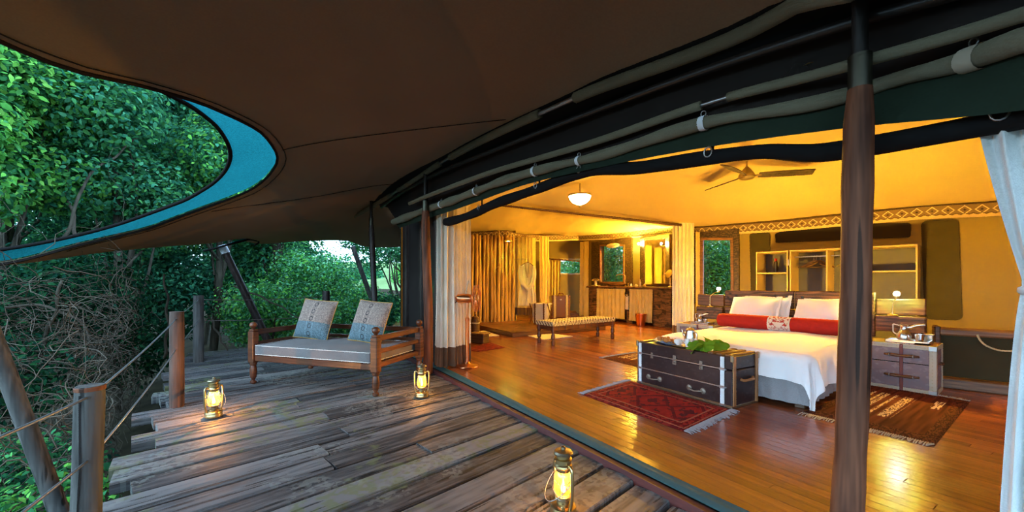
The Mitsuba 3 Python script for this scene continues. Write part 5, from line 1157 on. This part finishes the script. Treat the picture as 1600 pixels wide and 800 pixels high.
# ================================================================== bedside chests
def chest(o, alpha, w, d, h, label, handles=2):
    X = frame((o[0], o[1], FL), alpha); k = thing('bedside_chest', label, 'chest')
    add('body', box(0, w, 0, d, .01, h - .012, .006), 'stand_leather', k, xf=X); add('top', box(-.004, w + .004, -.004, d + .004, h - .014, h, .005), 'wood_mid', k, label='worn wooden top', xf=X)
    b = .045; fr = [box(-.005, w + .005, -.009, 0, 0, b, .003), box(-.005, w + .005, -.009, 0, h - b, h, .003), box(w - b, w + .005, -.0085, 0, 0, h, .003), box(-.005, b, -.0085, 0, 0, h, .003)]
    add('front_trim', join(fr), 'ivory', k, label='pale studded edging', xf=X)
    s = [box(w, w + .009, -.005, d + .005, 0, b, .003), box(w, w + .009, -.005, d + .005, h - b, h, .003), box(w, w + .0085, -.005, b * .8, 0, h, .003), box(w, w + .0085, d - b, d + .005, 0, h, .003)]
    add('side_trim', join(s), 'ivory', k, xf=X)
    st = []
    for t_ in np.arange(.02, w, .035):
        for z in (b / 2, h - b / 2): st.append((t_, -.009, z))
    for z in np.arange(.02, h, .035):
        for x in (b / 2, w - b / 2): st.append((x, -.009, z))
    stud = moved(lathe([(.0055, 0), (.004, .003), (0, .004)], 6), rot([1, 0, 0], 90)); add('studs', join([moved(stud, shift(*q)) for q in st]), 'old_brass', k, label='rows of brass studs', kind='stuff', xf=X)
    add('drawer_gap', box(b, w - b, -.002, .004, h * .60, h * .615, .001), 'black_canvas', k, xf=X)
    add('red_strap', box(w * .575, w * .575 + .028, -.012, 0, .0, h, .002), 'strap_red', k, label='dark red upright strap', xf=X)
    for z in (h * .76, h * .33):
        hx = w * .60; g = add('handle', tube(smooth_curve([(hx - .13, -.012, z), (hx - .09, -.03, z), (hx, -.022, z - .004), (hx + .09, -.03, z), (hx + .13, -.012, z)], 18), [.012] * 4 + [.017] * 4 + [.011] * 2 + [.017] * 4 + [.012] * 4, 7), 'brown_leather', k, label='brown leather handle', smooth=True, xf=X)
        for dx in (-.09, .09): add('ring', lathe([(.02, -.004), (.022, 0), (.02, .004)], 12), 'steel', g, smooth=True, xf=X @ shift(hx + dx, -.03, z) @ rot([0, 1, 0], 90))
    for z in (0, h - .05): add('corner_cap', join([box(w - .05, w + .012, -.014, 0, z, z + .05, .004), box(w, w + .012, -.014, .05, z, z + .05, .004)]), 'steel', k, label='steel corner cap', xf=X)
    add('side_handle', tube(smooth_curve([(w + .012, d * .35, h * .62), (w + .03, d * .42, h * .6), (w + .03, d * .6, h * .6), (w + .012, d * .66, h * .62)], 10), .009, 6), 'brown_leather', k, smooth=True, xf=X)
    return k, X
NR_ = ground(1462, 619.5, FL); ua = math.radians(37.0); wN = .62
oR = NR_[:2] - wN * np.array([math.sin(ua), -math.cos(ua)])
_, XR = chest(oR, 37.0, wN, .42, .50, 'purple grey bedside chest with studded pale edging, right of the bed')
oL = look(1058, 500, 6.35)[:2]
_, XL = chest(oL + np.array([-.0, 0]), 40.0, .55, .45, .50, 'dark bedside chest with studded edging, left of the bed by the beige curtain')
def bedlamp(base, bulb, label, pw):
    k = thing('bedside_lamp', label, 'lamp', 'bare bulb lamps at the bed'); b = np.array(base)
    add('foot', lathe([(.05, 0), (.045, .012), (.016, .022), (.014, .04)], 18, b), 'brass', k, smooth=35)
    q = np.array(bulb); add('stem', tube(smooth_curve([b + [0, 0, .03], b + [0, 0, .5 * (q[2] - b[2])], q + [.01, 0, -.04]], 12), .0065, 7), 'brass', k, smooth=True)
    add('socket', lathe([(.014, -.055), (.018, -.045), (.016, -.022)], 12, q), 'brass', k, smooth=35)
    add('bulb', trimesh.creation.icosphere(2, .030).apply_translation(q), 'black_metal', k, label='glowing bare bulb', smooth=True, emitter=flame_emit(WARM, pw))
def wing_top(x, z=.765 + FL): p = BD @ np.array([x, L + .0, 0, 1]); return np.array([p[0], p[1], z])
pr = wing_top(W + .24, .765 + FL); pr[:2] -= 0.02 * BD[:2, 1]
Yb = pr[1]; bedlamp(pr, look(1401, 459, Yb - .02), 'bare bulb lamp on the headboard wing right of the bed', 3100 * LAMP)
pl_ = wing_top(-.30, .765 + FL); pl_[:2] -= 0.02 * BD[:2, 1]
bedlamp(pl_, look(1123, 451, pl_[1] - .02), 'bare bulb lamp on the headboard wing left of the bed', 2400 * LAMP)
def teaset(X, lab):
    k = thing('tea_tray', f'small silver tray on the {lab}', 'tray'); add('dish', join([box(-.13, .13, -.09, .09, 0, .008, .003), box(-.135, -.125, -.095, .095, 0, .025, .003), box(.125, .135, -.095, .095, 0, .025, .003), box(-.135, .135, -.095, -.085, 0, .025, .003), box(-.135, .135, .085, .095, 0, .025, .003)]), 'silver', k, xf=X)
    j = thing('tea_jug', f'silver jug with a curled handle on the tray on the {lab}', 'jug'); add('body', lathe([(.025, .008), (.045, .025), (.05, .06), (.03, .10), (.024, .13), (.032, .15)], 20), 'silver', j, smooth=40, xf=X @ shift(-.03, 0, 0)); add('handle', tube(smooth_curve([(-.05, 0, .14), (-.10, 0, .15), (-.10, 0, .09), (-.07, 0, .06)], 12), .006, 6), 'silver', j, smooth=True, xf=X); add('spout', tube(smooth_curve([(0, 0, .12), (.05, 0, .15), (.10, 0, .16)], 8), [.016, .016, .015, .014, .012, .011, .01, .01], 7), 'silver', j, smooth=True, xf=X)
    b = thing('glass_cup', f'small silver beaker on the tray on the {lab}', 'cup'); add('body', lathe([(.025, .009), (.032, .08), (.030, .08), (.022, .014), (0, .013)], 18), 'silver', b, smooth=40, xf=X @ shift(.07, -.03, 0))
teaset(XR @ shift(.40, .19, .50) @ np.diag([1.25, 1.25, 1.25, 1]), 'right bedside chest'); teaset(XL @ shift(.30, .2, .50), 'left bedside chest')
tb = thing('tissue_box', 'small pale box beside the tray on the right bedside chest', 'box'); add('body', box(.50, .57, .28, .35, .50, .59, .006), 'silver', tb, xf=XR); add('lid', box(.495, .575, .275, .355, .582, .594, .004), 'ivory', tb, xf=XR)
add('notebook', box(.46, .57, .05, .14, .501, .514, .003), 'black_canvas', None, label='dark flat notebook on the right bedside chest', cat='notebook', xf=XR)

# ================================================================== open wardrobe behind the headboard
wr = FB @ np.array([0, 0, 0, 1]); WF = frame((*(FB @ np.array([0, -.62, 0, 1]))[:2], FL), 41.0)
xs = [wall_uv(p, 424, WF)[0] for p in (1181, 1231, 1233.5, 1290.5, 1348, 1434)]; wz_ = wall_uv(1316, 387, WF)[1]; sz = wall_uv(1316, 424, WF)[1]
wd = thing('open_wardrobe', 'low open wardrobe of pale boards with shelves and hanging space behind the headboard', 'wardrobe')
xa, xb = xs[0], xs[-1]; t_ = .02
for x in (xa, xs[1] - t_, xs[2], xs[3], xs[4], xb - t_): add('upright', box(x, x + t_, 0, .45, 0, wz_, .002), 'shelf_paint', wd, xf=WF)
add('top', box(xa, xs[1], 0, .45, wz_ - .022, wz_, .002), 'shelf_paint', wd, xf=WF); add('top', box(xs[2], xb, 0, .45, wz_ - .022, wz_, .002), 'shelf_paint', wd, xf=WF)
add('back', box(xa + .005, xb - .005, .44, .455, .05, wz_ - .01, .001), 'shelf_back', wd, label='dark back panel', xf=WF)
for z in (.3, sz - .02): add('shelf', box(xa, xs[1], .005, .44, z, z + .022, .002), 'shelf_paint', wd, xf=WF); add('shelf', box(xs[4], xb, .005, .44, z, z + .022, .002), 'shelf_paint', wd, xf=WF)
add('hanging_rail', moved(lathe([(.012, 0), (.012, xs[4] - xs[2])], 10), rot([0, 1, 0], 90)), 'steel', wd, smooth=35, xf=WF @ shift(xs[2], .22, wz_ - .10))
add('hinge', box(xs[1] - .001, xs[1] + .02, -.006, .0, wz_ - .24, wz_ - .14, .002), 'old_brass', wd, xf=WF)
for i, (px, dx) in enumerate(((1266, 0.0), (1270, .03), (1276, .05))):
    x = wall_uv(px, 400, WF)[0]; h = thing('coat_hanger', 'dark wooden coat hanger on the wardrobe rail', 'hanger', 'wooden hangers on the wardrobe rail')
    X = WF @ shift(x, .22, wz_ - .10) @ rot([0, 0, 1], 12 + 14 * i)
    add('bar', tube([(-.20, 0, -.17), (-.10, 0, -.13), (0, 0, -.065), (.10, 0, -.13), (.20, 0, -.17)], .012, 6), 'wood_dark', h, smooth=True, xf=X); add('rod', tube([(-.19, 0, -.17), (.19, 0, -.17)], .007, 6), 'wood_dark', h, smooth=True, xf=X); add('hook', tube(smooth_curve([(0, 0, -.06), (0, 0, -.015), (.016, 0, .005), (0, 0, .018)], 10), .003, 5), 'steel', h, smooth=True, xf=X)
x = wall_uv(1322, 398, WF)[0]; h = thing('coat_hanger', 'pale tipped hanger in the middle compartment of the wardrobe, beside the log pole', 'hanger'); X = WF @ shift(x, .22, wz_ - .10) @ rot([0, 0, 1], 55); add('bar', tube([(-.20, 0, -.17), (0, 0, -.065), (.20, 0, -.17)], .011, 6), 'steel', h, smooth=True, xf=X); add('hook', tube([(0, 0, -.06), (0, 0, .01)], .003, 5), 'steel', h, smooth=True, xf=X)
bo_ = thing('spray_can', 'dark bottle with a red cap on the wardrobe shelf', 'bottle'); x = wall_uv(1203, 420, WF)[0]; add('body', lathe([(.03, 0), (.03, .17), (.02, .19)], 14, (x, .3, sz + .002)), 'black_metal', bo_, smooth=35, xf=WF); add('cap', lathe([(.02, .19), (.02, .235), (0, .24)], 12, (x, .3, sz + .002)), 'red_velvet', bo_, smooth=35, xf=WF)

# luggage bench on the right
q0 = ground(1468, 575, FL); LG = frame((*look(1466, 520, 4.35)[:2], FL), 50.0)
lg = thing('luggage_bench', 'wooden rail bench with dark green canvas and a rope loop, right of the bedside chest', 'luggage bench')
add('top_beam', box(0, 1.6, 0, .16, .57, .65, .02), 'wood_mid', lg, xf=LG); add('canvas_panel', box(.02, 1.58, .06, .09, .12, .575, .01), 'olive_canvas', lg, xf=LG); add('base_board', box(-.05, 1.6, -.02, .2, .0, .11, .01), 'wood_mid', lg, xf=LG)
add('end_post', box(-.03, .02, .0, .16, 0, .67, .012), 'wood_dark', lg, xf=LG)
add('rope_loop', tube(smooth_curve([(.28, -.008, .60), (.33, -.02, .50), (.45, -.02, .45), (.58, -.02, .47), (.68, -.008, .60)], 24), .010, 6), 'rope', lg, label='rope loop', smooth=True, xf=LG)

# ceiling lamp and fan
dl = thing('dome_lamp', 'glowing white glass dome lamp hanging under the tent ceiling', 'lamp'); DC = look(906, 309, 6.1); zc = float(CEIL(DC[0], DC[1]))
add('glass_bowl', lathe([(.012, -.115), (.05, -.105), (.11, -.075), (.155, -.025), (.17, .02), (.165, .03)], 28, DC), 'porcelain', dl, label='glowing glass bowl', smooth=True, emitter=flame_emit((1, .60, .16), 40 * LAMP))
add('finial', lathe([(.004, -.15), (.014, -.14), (.012, -.125), (.016, -.113)], 12, DC), 'old_brass', dl, smooth=True); add('rim', lathe([(.168, .02), (.18, .028), (.178, .045), (.15, .05)], 28, DC), 'old_brass', dl, smooth=35)
add('rod', tube([DC + [0, 0, .04], [DC[0], DC[1], zc - .02]], .008, 6), 'old_brass', dl, smooth=True)
cf = thing('ceiling_fan', 'dark three bladed ceiling fan under the canvas over the bed', 'fan'); FC = look(1167, 272, 5.4); zc = float(CEIL(FC[0], FC[1]))
add('motor', lathe([(.03, -.075), (.075, -.07), (.10, -.045), (.10, -.02), (.085, .01), (.05, .06), (.022, .09), (.016, .10)], 24, FC), 'old_brass', cf, smooth=35); add('rod', tube([FC + [0, 0, .09], [FC[0], FC[1], zc - .02]], .011, 7), 'old_brass', cf, smooth=True)
for a in (-18, 102, 222):
    bl_ = sheet(lambda u, v: (  .14 + .63 * u, (v - .5) * (.085 + .05 * np.sin(u * 2.6)), -.02 - .040 * (v - .5) - .01 * u), 12, 4)[0]; X = shift(*FC) @ rot([0, 0, 1], a); b = add('blade', thick(bl_, .008), 'pole_dark', cf, smooth=40, xf=X); add('bracket', box(.06, .17, -.02, .02, -.03, -.018, .003), 'old_brass', b, xf=X)
# ================================================================== the forest
FR_ = np.random.default_rng(77)
PAL = {'dark': [(.016, .090, .040), (.026, .13, .050), (.016, .075, .045)], 'mid': [(.060, .25, .080), (.090, .32, .085), (.040, .19, .075)], 'lime': [(.16, .49, .08), (.11, .40, .08), (.22, .55, .10)], 'teal': [(.050, .24, .13), (.090, .33, .16), (.030, .16, .09)], 'pale': [(.17, .50, .26), (.12, .42, .22), (.25, .58, .30)], 'deep': [(.008, .042, .022), (.012, .06, .026), (.02, .09, .03)]}
def leaves(C, N, size, cols, rg, width=.56):
    """five-vertex leaves at C whose faces look along N."""
    n = len(C); N = N / (np.linalg.norm(N, axis=1, keepdims=True) + 1e-9)
    a = rg.normal(size=(n, 3)); a[:, 2] -= .6; d = a - N * (a * N).sum(1, keepdims=True); d /= np.linalg.norm(d, axis=1, keepdims=True) + 1e-9; s = np.cross(N, d)
    L = (size * rg.uniform(.65, 1.35, n))[:, None]; w = L * width * rg.uniform(.8, 1.2, (n, 1)) * .5
    b = N * L * .10
    V = np.stack([C, C + d * L * .30 + s * w * .92 + b * .6, C + d * L * .30 - s * w * .92 + b * .6, C + d * L * .66 + s * w * .74 + b * .3, C + d * L * .66 - s * w * .74 + b * .3, C + d * L - b], 1).reshape(-1, 3)
    f = np.array([[0, 1, 2], [1, 3, 2], [3, 4, 2], [3, 5, 4]]); F = (np.arange(n)[:, None, None] * 6 + f).reshape(-1, 3)
    return V, F, np.repeat(cols, 6, 0)
leaf_parts = [0]
def tree(name, label, cat, base, blobs, count, size, pal, group=None, trunk=.06, seed=0, inner=.72, branches=True, singles=0, matn='bark', lean=0.0):
    rg = np.random.default_rng(seed + 900); k = thing(name, label, cat, group); b = np.array(base, float)
    blobs = [(np.array(c, float), np.array(r, float)) for c, r in blobs]
    top = max(blobs, key=lambda q: q[0][2])[0]
    mid = .5 * (b + top) + np.array([.25 * math.sin(seed), .15 * math.cos(seed * 2), 0]); spine = smooth_curve([b, mid, top], 12)
    if trunk: add('trunk', tube(spine, np.linspace(trunk, trunk * .35, 12), 8), matn, k, smooth=True)
    if branches:
        for i, (c, r) in enumerate(blobs[:9]):
            if np.allclose(c, top): continue
            j = spine[min(10, 3 + i % 7)]; w = .5 * (j + c) + rg.normal(0, .15, 3); add('branch', tube(smooth_curve([j, w, c], 8), np.linspace(trunk * .4, trunk * .12, 8), 5), matn, k, smooth=True)
    count = int(count * 1.3); size = size * .86
    vol = np.array([r[0] * r[1] + r[1] * r[2] + r[0] * r[2] for _, r in blobs]); pick = rg.choice(len(blobs), count, p=vol / vol.sum())
    Cb = np.array([c for c, _ in blobs])[pick]; Rb = np.array([r for _, r in blobs])[pick]
    d = rg.normal(size=(count, 3)); d /= np.linalg.norm(d, axis=1, keepdims=True)
    rad = inner + (1.08 - inner) * rg.random(count) ** .7; C = Cb + d * Rb * rad[:, None]
    C += .10 * Rb.mean(1, keepdims=True) * (meshkit.noise(C * 3.1, seed)[:, None] - .5) * 4 * d
    C = C + rg.normal(0, .03, C.shape)
    N = d * .7 + rg.normal(0, .45, (count, 3)) + [0, -.25, .55]
    P = np.concatenate([PAL[p] for p in pal]) if isinstance(pal, (list, tuple)) else np.array(PAL[pal]); col = P[rg.integers(0, len(P), count)] * rg.uniform(.45, 1.55, (count, 1))
    patch = meshkit.noise(C * 1.1, seed + 5)[:, None]; col = col * (.7 + .6 * patch)
    keep = (C[:, 2] > -1.2)
    C, N, col = C[keep], N[keep], col[keep]
    if singles:
        dist = np.linalg.norm(C - [0, 0, EYE], axis=1); vis = (np.abs(C[:, 0] / np.maximum(C[:, 1], .2)) < 1.32) & (C[:, 1] > .5); o = np.argsort(np.where(vis, dist, 99))[:singles]
        for i in o:
            V, F, cc = leaves(C[i:i + 1], N[i:i + 1], size * 1.1, col[i:i + 1], rg); add('leaf', tm(V, F), 'leaf', k, smooth=True, color=cc)
        m_ = np.ones(len(C), bool); m_[o] = False; C, N, col = C[m_], N[m_], col[m_]
    V, F, cc = leaves(C, N, size, col, rg); add('foliage', tm(V, F), 'leaf', k, kind='stuff', smooth=True, color=cc)
    return k
def cloud(c, R, n, r, rg, squash=.8):
    out = []
    for i in range(n):
        d = rg.normal(size=3); d /= np.linalg.norm(d); q = np.array(c) + d * np.array(R) * rg.uniform(.35, 1.0); rr = r * rg.uniform(.7, 1.3); out.append((q, (rr, rr, rr * squash)))
    return out
G_ = 'tall trees of the forest wall left of the deck'
specs = [  # x, y, crown z, (Rx, Ry, Rz), blobs, blob r, leaves, size, palette, trunk
    (-7.1, 5.4, 3.4, (1.1, 1.0, 1.6), 14, .62, 15000, .105, ['mid', 'lime'], .09, 'leafy bright green tree nearest the canopy at the left edge'),
    (-6.9, 6.9, 3.3, (1.2, 1.0, 1.7), 14, .62, 15000, .10, ['mid', 'teal'], .08, 'dense mid green tree behind the pale bent branch in the scallop'),
    (-6.6, 8.6, 3.6, (1.3, 1.1, 1.9), 15, .66, 15000, .10, ['mid', 'lime', 'teal'], .09, 'bright green tree seen through the tip of the scallop'),
    (-9.3, 7.2, 4.6, (1.5, 1.2, 2.2), 16, .8, 15000, .12, ['dark', 'teal'], .12, 'dark tall tree behind the bright tree at the left edge'),
    (-9.0, 9.8, 5.2, (1.7, 1.3, 2.4), 16, .85, 15000, .12, ['dark', 'mid', 'teal'], .12, 'tall dark tree far behind the scallop'),
    (-6.4, 11.0, 4.6, (1.6, 1.3, 2.2), 15, .8, 14000, .12, ['mid', 'lime'], .11, 'tall light green tree behind the tip of the scallop'),
    (-12.5, 9.5, 5.5, (2.0, 1.5, 2.8), 16, 1.0, 12000, .14, ['dark', 'teal'], .14, 'farthest dark tree at the left edge'),
    (-7.4, 11.6, 2.2, (1.5, 1.0, 2.2), 16, .8, 12000, .12, ['mid', 'teal'], .1, 'leafy tree behind the far corner post, right of the scallop tip'),
    (-9.6, 12.2, 2.6, (1.8, 1.0, 2.6), 16, .9, 12000, .13, ['dark', 'mid'], .1, 'dark tree low behind the forest bushes'),
    (-14.5, 12.5, 2.6, (1.9, 1.0, 2.8), 16, 1.0, 12000, .14, ['dark', 'teal'], .12, 'dark tree far back at the left edge, low behind the others'),
    (-11.6, 11.6, 2.4, (1.7, 1.0, 2.6), 16, .9, 12000, .13, ['dark', 'mid'], .12, 'dark tree far back below the tip of the scallop'),
    (-12, 14, 6.0, (2.6, 1.6, 3.2), 16, 1.2, 12000, .16, ['dark', 'mid'], .16, 'broad dark tree at the back of the forest wall'),
]
for i, (x, y, z, R, nb, r, n, s, p, tr_, lab) in enumerate(specs):
    rg = np.random.default_rng(i); tree('forest_tree', lab, 'tree', (x, y, -1.3), cloud((x, y, z), R, nb, r, rg), n, s, p, G_, tr_, i, singles=70 if i < 3 else 0)
G2 = 'bushes below the forest wall'
bushes = [
    (-6.2, 4.3, .5, (.9, .8, .9), 10, .5, 6000, .08, ['deep', 'dark'], 'dark bush at the left edge behind the slanted log'),
    (-6.4, 6.0, .6, (1.0, .9, 1.1), 12, .5, 8000, .08, ['deep', 'dark'], 'dark green bush behind the brambles'),
    (-7.6, 8.2, .9, (1.2, .9, 1.3), 12, .6, 10000, .10, ['dark', 'teal'], 'dark bush under the tall trees behind the far corner post'),
    (-3.6, 2.6, -.75, (.5, .5, .35), 6, .3, 2600, .07, ['mid', 'lime'], 'small fresh green plant below the deck edge by the nearest post'),
    (-4.6, 3.6, -.5, (.7, .6, .4), 7, .35, 2000, .06, ['dark', 'mid'], 'low green plant below the deck between two railing posts'),
    (-5.8, 8.9, .4, (1.0, .7, 1.1), 12, .5, 6500, 0.08, ['lime', 'pale', 'mid'], 'bright green bush behind the far corner post'),
    (-5.3, 10.2, .8, (1.1, .8, 1.2), 13, .55, 7000, 0.085, ['lime', 'pale', 'mid'], 'bright bush left of the capped slanted pole'),
    (-4.2, 10.8, .35, (.9, .8, .85), 13, .5, 6500, 0.08, ['lime', 'pale', 'mid'], 'light green bush behind the left throw cushion'),
    (-3.9, 12.4, .2, (.8, .8, .8), 12, .5, 5000, 0.08, ['lime', 'pale', 'mid'], 'light green bush behind the right throw cushion'),
    (-2.9, 8.7, .3, (.30, .35, .9), 8, .3, 4000, .08, ['mid', 'teal'], 'green shrub beside the dark front wall of the tent'),
    (-4.7, 9.2, .1, (1.2, .6, .6), 10, .42, 5000, 0.075, ['lime', 'pale', 'mid'], 'low bright bush behind the daybed'),
    (-9.2, 5.6, 1.2, (1.3, 1.0, 1.5), 10, .7, 8000, .09, ['deep', 'dark'], 'dark bush deep in the forest at the left edge'),
]
for i, (x, y, z, R, nb, r, n, s, p, lab) in enumerate(bushes):
    rg = np.random.default_rng(i + 50); tree('forest_bush', lab, 'bush', (x, y, -1.3), cloud((x, y, z), R, nb, r, rg), n, s, p, G2, .035, i + 40, singles=0, inner=.72 if i < 5 or i > 10 else .35)
G3 = 'trees beyond the meadow'
for i, (x, y, z, R, r, n, s, p, lab) in enumerate([
    (-11, 17, 3.2, (2.0, 1.4, 2.2), 1.0, 9000, .15, ['mid', 'lime'], 'light green tree far behind the forest wall'),
    (-5.2, 16, 2.75, (2.4, 1.2, .7), .55, 3000, .13, ['dark', 'mid'], 'thin leafy branches against the white sky behind the daybed'),
    (-9.8, 20, 1.4, (2.2, 1.6, 1.2), 1.0, 8000, .18, ['mid', 'teal'], 'tall tree at the back left of the daybed'),
    (-9.5, 42, 1.9, (3.0, 2, .8), 1.1, 5000, .3, ['mid', 'lime'], 'hazy round tree beyond the pale meadow'),
    (-15, 44, 1.6, (6, 2, .8), 1.3, 7000, .35, ['mid', 'teal'], 'far tree line beyond the pale meadow'),
    (-3.6, 13.2, 2.3, (.55, .5, .45), .3, 1200, .10, ['dark', 'mid'], 'small dark leafy bough beside the thin dark pole')]):
    rg = np.random.default_rng(i + 80); tree('meadow_tree', lab, 'tree', (x, y, -1.0), cloud((x, y, z), R, 12, r, rg), n, s, p, G3, .10, i + 70)
# trees behind the tent, seen through the two windows that replace mirrors
for i, (x, y, z, R, lab) in enumerate([(3.6, 16.6, 1.6, (1.3, .8, 1.8), 'leafy tree close behind the wash stand window'), (6.5, 12.2, 1.5, (1.0, .7, 1.6), 'leafy tree close behind the back wall window'), (4.2, 17.5, 2.0, (1.7, 1.2, 2.2), 'dense tree outside the wash stand window'), (7.0, 14.0, 1.9, (1.5, 1.2, 2.2), 'dense tree outside the back wall window beside the bed'), (2.0, 19.0, 2.0, (1.6, 1.2, 2.2), 'dense tree outside the small slit window'), (5.2, 14.6, 2.2, (1.4, 1.1, 2.2), 'tall tree behind the tent between the two windows')]):
    rg = np.random.default_rng(i + 30); tree('tree_behind_tent', lab, 'tree', (x, y, -1.0), cloud((x, y, z), R, 18, .75, rg), 10000, .10, ['pale', 'lime'], None, .09, i + 120)

# bare trunks, boughs and dry vines
for i, (pts, r, lab) in enumerate([
    ([look(122, 400, 6.0), look(112, 330, 6.0), look(104, 280, 6.1), look(112, 240, 6.2)], .026, 'slim mossy trunk in the left of the scallop'),
    ([look(96, 375, 5.6), look(118, 330, 5.7), look(126, 295, 5.8), look(150, 265, 6.0), look(185, 240, 6.3), look(215, 215, 6.5)], .022, 'pale bent branch crossing the scallop'),
    ([look(30, 240, 6.3), look(60, 300, 6.2), look(95, 330, 6.2)], .022, 'dark crooked branch at the left of the scallop'),
    ([look(190, 560, 6.4), look(205, 470, 6.3), look(198, 430, 6.3), look(215, 400, 6.4)], .024, 'upright light brown trunk behind the brambles'),
    ([look(-20, 480, 4.6), look(60, 478, 4.7), look(120, 500, 4.8), look(150, 555, 4.9)], .020, 'thick grey bough among the brambles at the left'),
    ([look(20, 620, 4.4), look(75, 520, 4.6), look(96, 440, 4.7)], .026, 'dark leaning trunk behind the slanted log'),
    ([look(365, 448, 7.6), look(420, 470, 7.8), look(470, 500, 8.0)], .018, 'thin pale branch behind the left throw cushion'),
    ([look(255, 560, 6.0), look(262, 500, 6.0), look(256, 430, 6.1)], .022, 'thin tan stem behind the railing post by the lantern'),
    ([look(330, 500, 7.0), look(345, 530, 7.0), look(362, 560, 7.0)], .02, 'dark curved branch under the far railing')]):
    p = smooth_curve(pts, 18); p += .014 * np.sin(np.arange(18)[:, None] * 1.1 + [0, 1, 2]); add('bare_bough', tube(p, np.linspace(r, r * .6, 18), 7), 'bark' if i % 2 else 'dry_vine', None, label=lab, cat='branch', smooth=True)
def tangle(label, c, R, n, seed, r0=.006):
    rg = np.random.default_rng(seed); ms = []
    for i in range(n):
        p = np.array(c) + rg.normal(size=3) * R * .55; d = rg.normal(size=3) * [1, 1, .7]; d /= np.linalg.norm(d); P = [p]
        for j in range(11):
            d = d + rg.normal(0, .42, 3); d[2] -= .05; d /= np.linalg.norm(d); p = p + d * .10 * rg.uniform(.7, 1.6) * np.mean(R); P.append(p)
        P = np.array(P); mp = P[:, :2] @ md; P[:, :2] += np.outer(2 * np.maximum(0, .95 - mp), md); ms.append(tube(P, np.linspace(1, .5, 12) * r0 * rg.uniform(.5, 1.6), 4, caps=False))
    add('vine_tangle', join(ms), 'dry_vine', None, label=label, cat='dry vines', kind='stuff', smooth=True)
tangle('tangle of dry tan vines left of the railing post by the lantern', (-5.2, 5.2, .3), np.array([1.4, .8, .9]), 260, 1, .004)
tangle('tangle of dry grey vines at the left edge above the slanted log', (-5.4, 4.4, .45), np.array([1.2, .8, .8]), 220, 2, .004)
tangle('tangle of dry twigs under the deck edge', (-4.0, 3.8, -.35), np.array([.8, .7, .5]), 140, 3, .005)
tangle('tangle of pale twigs behind the far corner post', (-5.8, 7.6, .9), np.array([.8, .6, .6]), 70, 4, .005)
